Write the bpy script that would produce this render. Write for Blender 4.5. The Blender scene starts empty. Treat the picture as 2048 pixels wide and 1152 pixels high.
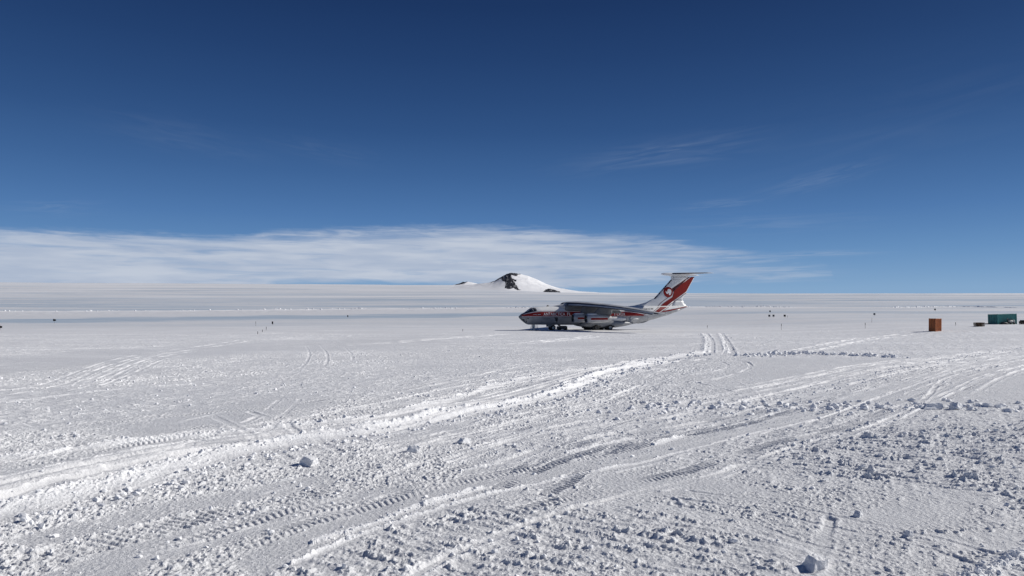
import bpy, bmesh, math, random
import numpy as np
from mathutils import Vector, Matrix
R = math.radians
sc = bpy.context.scene
col = sc.collection
random.seed(7)
rng = np.random.default_rng(11)

# ------------------------------------------------------------------ camera, sky, sun, exposure
F, EYE, HY = 1365.0, 5.0, 619.0          # focal length and eye level of a 2048 px wide photograph, eye height in metres
cam_d = bpy.data.cameras.new('camera')
cam = bpy.data.objects.new('camera', cam_d)
col.objects.link(cam)
cam.location = (0, 0, EYE)
cam.rotation_euler = (R(90), 0, 0)
cam_d.sensor_width = 36
cam_d.lens = 36 * F / 2048
cam_d.shift_y = (HY - 576) / 2048
cam_d.clip_start, cam_d.clip_end = 0.1, 40000
sc.camera = cam

SUN_EL, SUN_AZ = R(31), R(13)            # azimuth counted from +X towards +Y (behind the aeroplane, from the right)
sd = Vector((math.cos(SUN_AZ) * math.cos(SUN_EL), math.sin(SUN_AZ) * math.cos(SUN_EL), math.sin(SUN_EL)))
ld = bpy.data.lights.new('sun', 'SUN')
ld.energy = 3.95
ld.angle = R(0.53)
ld.color = (1.0, 0.965, 0.915)
lo = bpy.data.objects.new('sun', ld)
col.objects.link(lo)
lo.location = (60, 20, 60)
lo.rotation_euler = sd.to_track_quat('Z', 'Y').to_euler()

sc.view_settings.view_transform = 'Standard'
sc.view_settings.look = 'None'
sc.view_settings.exposure = 0.10
sc.view_settings.gamma = 1
sc.view_settings.use_curve_mapping = False


class NT:
    """small helper to wire shader nodes"""
    def __init__(s, tree):
        s.t = tree
    def n(s, kind, **kw):
        nd = s.t.nodes.new(kind)
        for k, v in kw.items():
            setattr(nd, k, v)
        return nd
    def l(s, a, b):
        s.t.links.new(a, b)
    def inp(s, sock, v):
        if isinstance(v, bpy.types.NodeSocket):
            s.l(v, sock)
        else:
            sock.default_value = v
    def m(s, op, a, b=0.0, c=0.0, clamp=False):
        nd = s.n('ShaderNodeMath', operation=op, use_clamp=clamp)
        s.inp(nd.inputs[0], a); s.inp(nd.inputs[1], b); s.inp(nd.inputs[2], c)
        return nd.outputs[0]
    def ss(s, v, lo_, hi_):
        nd = s.n('ShaderNodeMapRange', interpolation_type='SMOOTHSTEP')
        s.inp(nd.inputs[0], v); s.inp(nd.inputs[1], lo_); s.inp(nd.inputs[2], hi_)
        nd.inputs[3].default_value = 0; nd.inputs[4].default_value = 1
        return nd.outputs[0]
    def xyz(s, x, y, z=0.0):
        nd = s.n('ShaderNodeCombineXYZ')
        s.inp(nd.inputs[0], x); s.inp(nd.inputs[1], y); s.inp(nd.inputs[2], z)
        return nd.outputs[0]
    def noise(s, vec, scale, detail=4, rough=0.5, dist=0.0):
        nd = s.n('ShaderNodeTexNoise')
        if vec is not None:
            s.l(vec, nd.inputs['Vector'])
        nd.inputs['Scale'].default_value = scale
        nd.inputs['Detail'].default_value = detail
        nd.inputs['Roughness'].default_value = rough
        nd.inputs['Distortion'].default_value = dist
        return nd.outputs['Fac']
    def mix(s, f, a, b, blend='MIX'):
        nd = s.n('ShaderNodeMix', data_type='RGBA', blend_type=blend)
        s.inp(nd.inputs[0], f)
        s.inp(nd.inputs[6], a); s.inp(nd.inputs[7], b)
        return nd.outputs[2]
    def curve(s, v, pts):
        nd = s.n('ShaderNodeFloatCurve')
        c = nd.mapping.curves[0]
        while len(c.points) < len(pts):
            c.points.new(0.5, 0.5)
        for p, q in zip(c.points, pts):
            p.location = q
            p.handle_type = 'AUTO'
        nd.mapping.update()
        s.inp(nd.inputs[1], v)
        return nd.outputs[0]


world = bpy.data.worlds.new('World')
sc.world = world
world.use_nodes = True
wt = NT(world.node_tree)
world.node_tree.nodes.clear()
sky = wt.n('ShaderNodeTexSky', sky_type='NISHITA', sun_disc=False)
sky.sun_elevation = SUN_EL
sky.sun_rotation = R(90) - SUN_AZ
sky.altitude = 1100
sky.air_density = 1.0
sky.dust_density = 0.2
sky.ozone_density = 2.0
tc = wt.n('ShaderNodeTexCoord')
sx = wt.n('ShaderNodeSeparateXYZ')
wt.l(tc.outputs['Generated'], sx.inputs[0])
X_, Y_, Z_ = sx.outputs
az = wt.m('ARCTAN2', X_, Y_)
el = wt.m('ARCSINE', Z_)
# clear dry air: the sky darkens quickly away from the horizon
eln = wt.m('DIVIDE', el, R(40), clamp=True)
ramp = wt.n('ShaderNodeValToRGB')
ramp.color_ramp.interpolation = 'EASE'
# radiance of the clear polar sky by elevation in degrees (linear, per unit of background strength)
SKYG = [(0, (2.25, 3.75, 5.75)), (1.6, (2.10, 3.60, 5.65)), (4.5, (1.22, 2.58, 4.85)), (7.5, (.72, 1.78, 3.95)), (14.4, (.265, .80, 2.2)), (24, (.092, .325, 1.12)), (40, (.065, .25, .92))]
ramp.color_ramp.interpolation = 'LINEAR'
_ge = np.array([g[0] for g in SKYG], float); _gc = np.array([g[1] for g in SKYG])
els = ramp.color_ramp.elements
_st = np.array([0, .8, 1.6, 3, 4.5, 6, 7.5, 9, 11, 14.4, 17, 20, 24, 30, 36, 40])
_lc = np.stack([np.interp(_st, _ge, np.log(_gc[:, q])) for q in range(3)], 1)
while len(els) < len(_st):
    els.new(0.5)
for e, p, c in zip(els, _st, np.exp(_lc)):
    e.position = p / 40
    e.color = (*(c / 6.0), 1)
wt.l(eln, ramp.inputs[0])
grad = wt.n('ShaderNodeVectorMath', operation='SCALE')
wt.l(ramp.outputs[0], grad.inputs[0])
grad.inputs['Scale'].default_value = 6.0
base_sky = wt.mix(0.94, wt.mix(1.0, sky.outputs[0], (.36, .38, .42, 1), 'MULTIPLY'), grad.outputs[0])


def ang(px, py):
    a = math.atan((px - 1024) / F)
    return a, math.atan((HY - py) / math.hypot(F, px - 1024))


# cloud bank above the horizon and thin cirrus, all by direction
AZ0, AZ1, EMAX = -0.8, 0.8, 0.16
azn = wt.m('DIVIDE', wt.m('SUBTRACT', az, AZ0), AZ1 - AZ0, clamp=True)
def edge(pts):
    out = []
    for px, py in pts:
        a, e = ang(px, py)
        out.append(((a - AZ0) / (AZ1 - AZ0), max(0, e / EMAX)))
    out.sort()
    return [(0, out[0][1])] + out + [(1, out[-1][1])]
top = wt.m('MULTIPLY', wt.curve(azn, edge([(0, 455), (250, 462), (470, 472), (540, 463), (720, 455), (900, 451), (1020, 453), (1150, 461), (1300, 470), (1420, 488), (1520, 503), (1600, 514), (1660, 530), (1720, 620), (2040, 640)])), EMAX)
bot = wt.m('MULTIPLY', wt.curve(azn, edge([(0, 640), (480, 600), (560, 566), (700, 563), (900, 565), (1000, 570), (1100, 580), (1200, 572), (1300, 566), (1500, 562), (1640, 556), (2040, 540)])), EMAX)
v1 = wt.xyz(wt.m('MULTIPLY', az, 5.0), wt.m('MULTIPLY', el, 42.0))
v2 = wt.xyz(wt.m('MULTIPLY', az, 9.0), wt.m('MULTIPLY', el, 120.0), 3.1)
n1 = wt.noise(v1, 1.0, 5, 0.55, 0.6)
n2 = wt.noise(v2, 1.0, 5, 0.6, 0.8)
n3 = wt.noise(wt.xyz(wt.m('MULTIPLY', az, 34.0), wt.m('MULTIPLY', el, 150.0), 7.7), 1.0, 6, 0.62, 0.5)
wob = wt.m('MULTIPLY', wt.m('SUBTRACT', n2, 0.5), 0.016)
wob2 = wt.m('MULTIPLY', wt.m('SUBTRACT', n3, 0.5), 0.010)
tmask = wt.ss(wt.m('ADD', wt.m('SUBTRACT', top, el), wt.m('ADD', wob, wob2)), -0.004, 0.013)
bmask = wt.ss(wt.m('ADD', wt.m('SUBTRACT', el, bot), wob), -0.006, 0.007)
# a thinner, streakier right end
thin = wt.ss(az, -0.05, 0.42)
streak = wt.ss(wt.m('ADD', n2, wt.m('MULTIPLY', n1, 0.55)), wt.m('ADD', 0.50, wt.m('MULTIPLY', thin, 0.16)), wt.m('ADD', 0.92, wt.m('MULTIPLY', thin, 0.06)))
upper = wt.ss(wt.m('SUBTRACT', top, el), 0.004, 0.034)
body = wt.m('ADD', wt.m('MULTIPLY', streak, 0.75), wt.m('MULTIPLY', wt.m('MULTIPLY', upper, wt.m('SUBTRACT', 1.0, wt.m('MULTIPLY', thin, 0.8))), 0.55), clamp=True)
cl = wt.m('MULTIPLY', wt.m('MULTIPLY', tmask, bmask), wt.m('MULTIPLY', wt.m('ADD', wt.m('MULTIPLY', body, 0.72), wt.m('SUBTRACT', 0.24, wt.m('MULTIPLY', thin, 0.22))), wt.m('SUBTRACT', 1.0, wt.m('MULTIPLY', wt.ss(az, 0.18, 0.46), 0.42))), clamp=True)


def wisp(px, py, dx, dy, rot, amt, seed):
    a, e = ang(px, py)
    da = wt.m('SUBTRACT', az, a); de = wt.m('SUBTRACT', el, e)
    c, s_ = math.cos(rot), math.sin(rot)
    u = wt.m('DIVIDE', wt.m('ADD', wt.m('MULTIPLY', da, c), wt.m('MULTIPLY', de, s_)), dx / F)
    v = wt.m('DIVIDE', wt.m('SUBTRACT', wt.m('MULTIPLY', de, c), wt.m('MULTIPLY', da, s_)), dy / F)
    g = wt.m('EXPONENT', wt.m('MULTIPLY', wt.m('ADD', wt.m('MULTIPLY', u, u), wt.m('MULTIPLY', v, v)), -1.0))
    nz = wt.noise(wt.xyz(wt.m('MULTIPLY', u, .8), wt.m('MULTIPLY', v, 1.3), seed), 1.3, 4, 0.5, 1.1)
    return wt.m('MULTIPLY', g, wt.m('MULTIPLY', wt.ss(nz, 0.30, 0.80), amt))
for w in [(1330, 308, 150, 22, 0.10, .14, 1.3), (1640, 357, 80, 14, 0.20, .15, 5.1), (1440, 408, 60, 8, .05, .17, 2.2), (1500, 448, 150, 16, .0, .12, 9.4),
          (370, 275, 110, 26, -0.12, .05, 4.4), (640, 300, 90, 20, -0.15, .04, 6.0), (120, 415, 60, 12, 0.1, .10, 3.3), (1800, 230, 260, 60, .15, .03, 8.1), (1610, 509, 90, 5, .0, .42, 12.2), (1560, 549, 85, 6, 0.02, .42, 2.9), (1440, 552, 150, 9, 0.02, .5, 4.9)]:
    cl = wt.m('MAXIMUM', cl, wisp(*w))
shade = wt.noise(v1, 1.7, 4, 0.5)
ccol = wt.mix(wt.ss(shade, 0.35, 0.68), (3.9, 4.55, 5.75, 1), (5.0, 5.5, 6.4, 1))
skyc = wt.mix(cl, base_sky, ccol)
bg = wt.n('ShaderNodeBackground')
wt.l(skyc, bg.inputs[0])
bg.inputs[1].default_value = 0.10
wo = wt.n('ShaderNodeOutputWorld')
wt.l(bg.outputs[0], wo.inputs[0])

# ------------------------------------------------------------------ helpers
def tag(o, label=None, cat=None, group=None, kind=None):
    if label: o['label'] = label
    if cat: o['category'] = cat
    if group: o['group'] = group
    if kind: o['kind'] = kind
    return o


def empty(name, loc, rz=0.0, label=None, cat=None, group=None):
    o = bpy.data.objects.new(name, None)
    col.objects.link(o)
    o.location = loc
    o.rotation_euler = (0, 0, rz)
    o.empty_display_size = 0.3
    return tag(o, label, cat, group)


def copy_tree(o, parent=None):
    c = o.copy()
    col.objects.link(c)
    if parent is not None:
        c.parent = parent
    for ch in list(o.children):
        copy_tree(ch, c)
    return c


class MB:
    """collects shapes into one mesh"""
    def __init__(s):
        s.v, s.f, s.mi, s.sm, s.cut = [], [], [], [], []
    def add(s, verts, faces, mi=0, smooth=False):
        b = len(s.v)
        s.cut.append((b, len(s.f)))
        s.v += [tuple(map(float, p)) for p in verts]
        for k, fc in enumerate(faces):
            s.f.append(tuple(i + b for i in fc))
            s.mi.append(mi[k] if isinstance(mi, (list, tuple)) else mi)
            s.sm.append(smooth)
        return s
    def box(s, c, d, rz=0.0, mi=0, tilt=None):
        hx, hy, hz = d[0] / 2, d[1] / 2, d[2] / 2
        M = Matrix.Rotation(rz, 3, 'Z')
        if tilt is not None:
            M = M @ tilt
        vs = [Vector(c) + M @ Vector((sx_ * hx, sy_ * hy, sz_ * hz)) for sz_ in (-1, 1) for sx_, sy_ in ((-1, -1), (1, -1), (1, 1), (-1, 1))]
        return s.add(vs, [(3, 2, 1, 0), (4, 5, 6, 7), (0, 1, 5, 4), (1, 2, 6, 5), (2, 3, 7, 6), (3, 0, 4, 7)], mi)
    def bar(s, a, b, r, n=8, r2=None, mi=0):
        a, b = Vector(a), Vector(b)
        r2 = r if r2 is None else r2
        d = (b - a).normalized()
        u = d.orthogonal().normalized(); w = d.cross(u)
        vs = []
        for p, q in ((a, r), (b, r2)):
            for k in range(n):
                t = 2 * math.pi * k / n
                vs.append(p + (u * math.cos(t) + w * math.sin(t)) * q)
        fs = [(k, (k + 1) % n, n + (k + 1) % n, n + k) for k in range(n)] + [tuple(range(n))[::-1], tuple(range(n, 2 * n))]
        return s.add(vs, fs, mi, n > 6)
    def revolve(s, prof, c, axis='X', n=28, mi=0, smooth=True):
        vs, fs = [], []
        for (x, r) in prof:
            for k in range(n):
                t = 2 * math.pi * k / n
                p = (x, r * math.cos(t), r * math.sin(t)) if axis == 'X' else ((r * math.cos(t), x, r * math.sin(t)) if axis == 'Y' else (r * math.cos(t), r * math.sin(t), x))
                vs.append((c[0] + p[0], c[1] + p[1], c[2] + p[2]))
        for i in range(len(prof) - 1):
            for k in range(n):
                fs.append((i * n + k, i * n + (k + 1) % n, (i + 1) * n + (k + 1) % n, (i + 1) * n + k))
        return s.add(vs, fs, mi, smooth)
    def loft(s, secs, mi=0, smooth=True, cap=True):
        n = len(secs[0])
        vs = [p for sec in secs for p in sec]
        fs, ms = [], []
        for i in range(len(secs) - 1):
            for k in range(n):
                fs.append((i * n + k, i * n + (k + 1) % n, (i + 1) * n + (k + 1) % n, (i + 1) * n + k))
                ms.append(mi[k] if isinstance(mi, (list, tuple)) else mi)
        if cap:
            m0 = mi[0] if isinstance(mi, (list, tuple)) else mi
            fs += [tuple(range(n))[::-1], tuple(range((len(secs) - 1) * n, len(secs) * n))]
            ms += [m0, m0]
        return s.add(vs, fs, ms, smooth)
    def build_each(s, name, mats, parent=None, bevel=0.0):
        """every shape added becomes an object of its own"""
        out = []
        for a, b in zip(s.cut, s.cut[1:] + [(len(s.v), len(s.f))]):
            q = MB()
            q.v = s.v[a[0]:b[0]]; q.f = [tuple(i - a[0] for i in f) for f in s.f[a[1]:b[1]]]
            q.mi = s.mi[a[1]:b[1]]; q.sm = s.sm[a[1]:b[1]]
            out.append(q.build(name, mats, parent, bevel))
        return out
    def build(s, name, mats, parent=None, bevel=0.0):
        me = bpy.data.meshes.new(name)
        me.from_pydata(s.v, [], s.f)
        for m in (mats if isinstance(mats, (list, tuple)) else [mats]):
            me.materials.append(m)
        me.polygons.foreach_set('material_index', s.mi)
        me.polygons.foreach_set('use_smooth', s.sm)
        bm = bmesh.new(); bm.from_mesh(me)
        bmesh.ops.recalc_face_normals(bm, faces=bm.faces)
        if bevel:
            bmesh.ops.bevel(bm, geom=[e for e in bm.edges if e.calc_face_angle(0) > 0.6], offset=bevel, segments=1, affect='EDGES', clamp_overlap=True)
        bm.to_mesh(me); bm.free()
        o = bpy.data.objects.new(name, me)
        col.objects.link(o)
        if parent is not None:
            o.parent = parent
        return o


def paint(name, c, rough=0.4, metal=0.0, var=0.12, scale=1.2, spec=0.5, dirt=None):
    m = bpy.data.materials.new(name)
    m.use_nodes = True
    t = NT(m.node_tree)
    p = m.node_tree.nodes['Principled BSDF']
    tcn = t.n('ShaderNodeTexCoord')
    nz = t.noise(tcn.outputs['Object'], scale, 5, 0.6)
    d = dirt or tuple(x * (1 - var * 2.2) for x in c)
    t.l(t.mix(t.ss(nz, 0.38, 0.75), (*c, 1), (*d, 1)), p.inputs['Base Color'])
    fine = t.noise(tcn.outputs['Object'], scale * 9, 3, 0.5)
    t.l(t.m('ADD', t.m('MULTIPLY', fine, 0.18), rough - 0.09), p.inputs['Roughness'])
    p.inputs['Metallic'].default_value = metal
    p.inputs['Specular IOR Level'].default_value = spec
    return m


M = {
    'white': paint('white_paint', (.76, .76, .745), .38, var=.07, scale=.5),
    'fin_white': paint('fin_white_paint', (.70, .71, .72), .42, var=.06, scale=.5),
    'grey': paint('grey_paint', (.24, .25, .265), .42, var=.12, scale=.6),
    'wing': paint('wing_grey_paint', (.47, .48, .485), .42, var=.12, scale=.5),
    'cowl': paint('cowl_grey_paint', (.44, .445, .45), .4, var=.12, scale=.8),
    'under': paint('shaded_underside_grey', (.125, .135, .15), .5, var=.14, scale=.5, spec=.3),  # wing grey darkened, so the shade beneath is put into the colour
    'red': paint('red_paint', (.25, .011, .008), .5, var=.10, scale=.7, spec=.25),
    'redline': paint('dark_red_line_paint', (.10, .008, .016), .45, var=.05),
    'navy': paint('dark_blue_edge_paint', (.012, .016, .032), .40, var=.1),
    'black': paint('black_paint', (.010, .011, .013), .45, var=.1),
    'letter': paint('lettering_paint', (.80, .785, .78), .45, var=.05),
    'slate': paint('radome_grey_paint', (.13, .15, .165), .45, var=.1),
    'glass': paint('cockpit_glass', (.012, .014, .018), .12, var=.0, spec=.8),
    'tyre': paint('tyre_rubber', (.012, .012, .013), .8, var=.2, scale=6),
    'hub': paint('wheel_hub_metal', (.35, .35, .34), .4, .6),
    'steel': paint('bare_steel', (.42, .43, .44), .38, .7),
    'alu': paint('ladder_aluminium', (.62, .63, .64), .4, .4),
    'dark': paint('dark_metal', (.025, .026, .03), .55),
    'orange': paint('orange_container_paint', (.46, .135, .030), .55, var=.16, scale=1.6, dirt=(.32, .085, .022)),
    'teal': paint('teal_container_paint', (.028, .21, .195), .5, var=.14, scale=1.4, dirt=(.03, .15, .145)),
    'wood': paint('weathered_wood', (.14, .085, .048), .8, var=.3, scale=3.0),
    'rust': paint('rust_brown_paint', (.075, .022, .016), .7, var=.3, scale=2.0),
    'canvas': paint('pale_canvas', (.66, .64, .58), .8, var=.1, scale=4),
    'flag': paint('black_flag_cloth', (.012, .012, .014), .9, var=.1),
    'board': paint('grey_marker_board', (.085, .09, .10), .7, var=.1),
    'bamboo': paint('bamboo_cane', (.17, .13, .08), .7, var=.2, scale=5),
    'tape': paint('dark_tape', (.03, .03, .035), .7),
}

# ------------------------------------------------------------------ numpy noise
def _hash(ix, iy, seed):
    h = (ix.astype(np.uint32) * np.uint32(374761393)) ^ (iy.astype(np.uint32) * np.uint32(668265263)) ^ np.uint32((seed * 2246822519) & 0xffffffff)
    h = (h ^ (h >> np.uint32(13))) * np.uint32(1274126177)
    h = h ^ (h >> np.uint32(16))
    return h


def noise2(x, y, seed=0):
    """gradient noise, about -1..1"""
    fx = np.floor(x); fy = np.floor(y)
    ix = fx.astype(np.int64); iy = fy.astype(np.int64)
    dx = (x - fx).astype(np.float32); dy = (y - fy).astype(np.float32)
    u = dx * dx * dx * (dx * (dx * 6 - 15) + 10); v = dy * dy * dy * (dy * (dy * 6 - 15) + 10)
    def g(ox, oy):
        a = _hash(ix + ox, iy + oy, seed).astype(np.float32) * np.float32(2 * math.pi / 4294967296.0)
        return np.cos(a) * (dx - ox) + np.sin(a) * (dy - oy)
    a = g(0, 0); a += u * (g(1, 0) - a)
    b = g(0, 1); b += u * (g(1, 1) - b)
    return (a + v * (b - a)) * 1.5


def sstep(a, b, x):
    t = np.clip((x - a) / (b - a), 0, 1)
    return t * t * (3 - 2 * t)


# ------------------------------------------------------------------ terrain shape
# (distance along +Y, ground height): level snow field, then a long slope up to an ice plateau
PROF_PY = [(205, 652.2), (240, 641.5), (300, 628), (350, 620), (430, 612.5), (560, 606.3), (800, 600.6), (1300, 595.3), (2500, 590.8), (4000, 588.6), (6000, 587.0)]
_py = np.array([-9000, 0, 150, 180] + [y for y, _ in PROF_PY] + [6400, 12000], float)
_pz = np.array([0, 0, 0, 0] + [EYE + (HY - p) / F * y for y, p in PROF_PY] + [EYE + (HY - 587) / F * 6000] * 2, float)
HOR = [(-900, 564), (0, 565), (500, 568), (900, 570), (1000, 574), (1080, 581), (1160, 585.3), (1250, 587), (3000, 587)]


def base_z(x, y):
    x = np.asarray(x, float); y = np.asarray(y, float)
    z = np.interp(y, _py, _pz)
    z = .5 * z + .25 * np.interp(y * .97 - 2, _py, _pz) + .25 * np.interp(y * 1.03 + 2, _py, _pz)
    z = np.where(y < 165, 0, z)
    px = 1024 + F * x / np.maximum(y, 1.0)
    ex = (587 - np.interp(px, [h[0] for h in HOR], [h[1] for h in HOR])) / F
    z = z + sstep(1400, 5600, y) * ex * np.minimum(y, 6200)
    rise = sstep(55, 112, x) * sstep(85, 158, y) * (1 - sstep(190, 420, y))
    return z + 1.5 * rise


def ground_hit(px, py):
    """point of the ground seen at a pixel of the photograph"""
    ys = np.concatenate([np.arange(4, 260, .25), np.arange(260, 900, 1.5), np.arange(900, 6000, 15.)])
    xs = (px - 1024) / F * ys
    pz = HY - (base_z(xs, ys) - EYE) / ys * F
    k = int(np.argmax(pz < py)) if (pz < py).any() else len(ys) - 1
    return xs[k], ys[k]


def world_line(pts, step=1.2):
    """smooth ground polyline through pixels of the photograph"""
    P = np.array([ground_hit(*p) for p in pts], float)
    if len(P) > 2:
        out = []
        Q = np.vstack([2 * P[0] - P[1], P, 2 * P[-1] - P[-2]])
        for i in range(1, len(Q) - 2):
            n = max(2, int(np.linalg.norm(Q[i + 1] - Q[i]) / step))
            for t in np.linspace(0, 1, n, endpoint=False):
                out.append(.5 * ((2 * Q[i]) + (-Q[i - 1] + Q[i + 1]) * t + (2 * Q[i - 1] - 5 * Q[i] + 4 * Q[i + 1] - Q[i + 2]) * t * t + (-Q[i - 1] + 3 * Q[i] - 3 * Q[i + 1] + Q[i + 2]) * t ** 3))
        out.append(P[-1])
        P = np.array(out)
    return P


def off_line(P, d):
    t = np.gradient(P, axis=0)
    t /= np.maximum(np.linalg.norm(t, axis=1, keepdims=True), 1e-6)
    return P + d * np.stack([-t[:, 1], t[:, 0]], 1)


def simplify(P, step=2.0):
    out = [P[0]]
    for q in P[1:-1]:
        if np.linalg.norm(q - out[-1]) > step:
            out.append(q)
    out.append(P[-1])
    return np.array(out)


def line_dist(P, x, y, reach):
    """signed distance, arc length and mask of the points within reach of the polyline"""
    lo_, hi_ = P.min(0) - reach, P.max(0) + reach
    idx = np.nonzero((x > lo_[0]) & (x < hi_[0]) & (y > lo_[1]) & (y < hi_[1]))[0]
    if len(idx) == 0:
        return idx, None, None
    xx, yy = x[idx], y[idx]
    best = np.full(len(idx), 1e9); sgn = np.zeros(len(idx)); arc = np.zeros(len(idx))
    s0 = 0.0
    for a, b in zip(P[:-1], P[1:]):
        d = b - a; L = float(np.hypot(*d))
        if L < 1e-6:
            continue
        sel = np.nonzero((xx > min(a[0], b[0]) - reach) & (xx < max(a[0], b[0]) + reach) & (yy > min(a[1], b[1]) - reach) & (yy < max(a[1], b[1]) + reach))[0]
        if len(sel):
            rx, ry = xx[sel] - a[0], yy[sel] - a[1]
            t = np.clip((rx * d[0] + ry * d[1]) / L ** 2, 0, 1)
            ex, ey = rx - t * d[0], ry - t * d[1]
            dd = np.hypot(ex, ey)
            up = dd < best[sel]
            w = sel[up]
            best[w] = dd[up]; arc[w] = s0 + t[up] * L
            sgn[w] = np.sign(d[0] * ry - d[1] * rx)[up]
        s0 += L
    k = best < reach
    return idx[k], best[k] * sgn[k], arc[k]


# wheel and track marks, berms pushed up beside them: (kind, pixels, width, height)
LN = {}
def line(key, pts):
    LN[key] = simplify(world_line(pts), 1.5)
line('bermA', [(-260, 1105), (0, 1035), (150, 1003), (300, 962), (450, 917), (600, 886), (720, 868), (820, 848), (940, 829), (1060, 806), (1130, 785), (1200, 750), (1290, 728), (1350, 717), (1405, 709)])
line('bermB', [(-200, 975), (0, 925), (150, 905), (300, 885), (480, 865), (620, 852), (720, 842), (830, 822), (930, 795), (1000, 770), (1100, 748), (1200, 737), (1270, 724), (1330, 716)])
line('treadA', [(-200, 975), (0, 943), (120, 921), (250, 893), (400, 871), (560, 852), (700, 832), (850, 808), (960, 789), (1060, 768), (1150, 748), (1250, 732)])
line('treadB', [(380, 857), (560, 838), (700, 813), (800, 793), (900, 771), (1000, 755), (1080, 744), (1200, 730)])
line('road', [(-250, 1070), (0, 985), (200, 935), (400, 897), (600, 870), (750, 853), (900, 822), (1020, 800), (1120, 770), (1220, 740), (1330, 722)])
line('slick', [(60, 1190), (180, 1152), (300, 1098), (450, 1062), (600, 1032), (680, 1018), (760, 990)])
line('whiteA', [(640, 1088), (720, 1062), (800, 1030), (880, 1000), (960, 980)])
line('roadR', [(560, 1120), (700, 1066), (860, 1010), (960, 985), (1065, 962), (1160, 943), (1260, 924), (1330, 905), (1420, 880), (1500, 862), (1600, 840), (1700, 806), (1800, 772), (1900, 741), (2040, 712), (2150, 690)])
line('roadR2', [(900, 920), (1040, 880), (1180, 858), (1330, 838), (1450, 810), (1560, 785), (1680, 757), (1790, 735), (1900, 722), (2060, 706)])
line('loop', [(1340, 770), (1440, 755), (1492, 740), (1502, 730), (1478, 721), (1430, 718), (1380, 722)])
line('loop2', [(1340, 752), (1400, 747), (1450, 738), (1456, 730), (1440, 724), (1400, 722)])
line('lane1', [(1404, 667), (1411, 680), (1410, 692), (1406, 706)])
line('lane2', [(1444, 667), (1454, 682), (1461, 695), (1466, 707)])
line('lane3', [(1447, 712), (1452, 697), (1450, 686), (1475, 678)])
line('fanA', [(-40, 800), (60, 783), (130, 768), (210, 735), (290, 712), (340, 704)])
line('fanB', [(150, 772), (220, 748), (290, 722), (330, 712)])
line('fanC', [(-40, 790), (80, 770), (160, 742), (230, 720), (300, 706), (420, 690), (480, 680)])
line('whiteL', [(-60, 812), (100, 795), (230, 779), (380, 768)])
line('whiteL2', [(-60, 702), (150, 699), (320, 694)])
line('arcM', [(640, 690), (653, 705), (655, 722), (648, 736)])
line('arcM2', [(690, 694), (703, 708), (706, 722)])
line('curl', [(690, 838), (760, 826), (600, 800), (570, 830), (540, 846)][2:])
line('skid', [(1840, 805), (1860, 785), (1878, 765), (1900, 752)])
line('skid2', [(1900, 765), (1870, 780), (1850, 795)])
line('lowR', [(1350, 1010), (1480, 1045), (1600, 1085), (1760, 1130)])
line('lowR2', [(1380, 985), (1560, 1012), (1700, 1045), (1900, 1085), (2100, 1150)])
line('dirtL', [(1660, 1045), (1645, 1085), (1640, 1125), (1612, 1150)])
line('farA', [(1560, 705), (1650, 690), (1720, 676)])
line('farB', [(1590, 700), (1690, 682), (1800, 668)])
line('farC', [(1000, 690), (1100, 681), (1180, 672)])
line('farD', [(700, 690), (860, 678), (1000, 668)])
line('crossA', [(860, 920), (930, 895), (1000, 872), (1080, 850), (1140, 838)])
line('crossB', [(1000, 975), (1080, 930), (1120, 905), (1180, 880)])
line('curb', [(1910, 1180), (1950, 1152), (1990, 1135), (2060, 1110), (2160, 1080)])
line('streakA', [(1140, 908), (1200, 894), (1264, 880)])
line('streakB', [(1315, 892), (1345, 882), (1370, 873)])
line('streakC', [(931, 943), (965, 934), (1000, 928)])
line('streakD', [(1065, 790), (1180, 762), (1300, 742)])
line('streakE', [(700, 800), (850, 782), (960, 762)])
line('streakF', [(860, 1012), (910, 994), (965, 980)])
line('streakG', [(1200, 700), (1350, 690), (1480, 684)])
line('clodrow', [(1500, 713), (1560, 709), (1610, 707), (1660, 710), (1720, 712), (1800, 716)])
line('edgeR', [(1250, 828), (1370, 816), (1500, 812), (1600, 816), (1760, 812), (1850, 810), (1950, 812), (2100, 814)])

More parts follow.
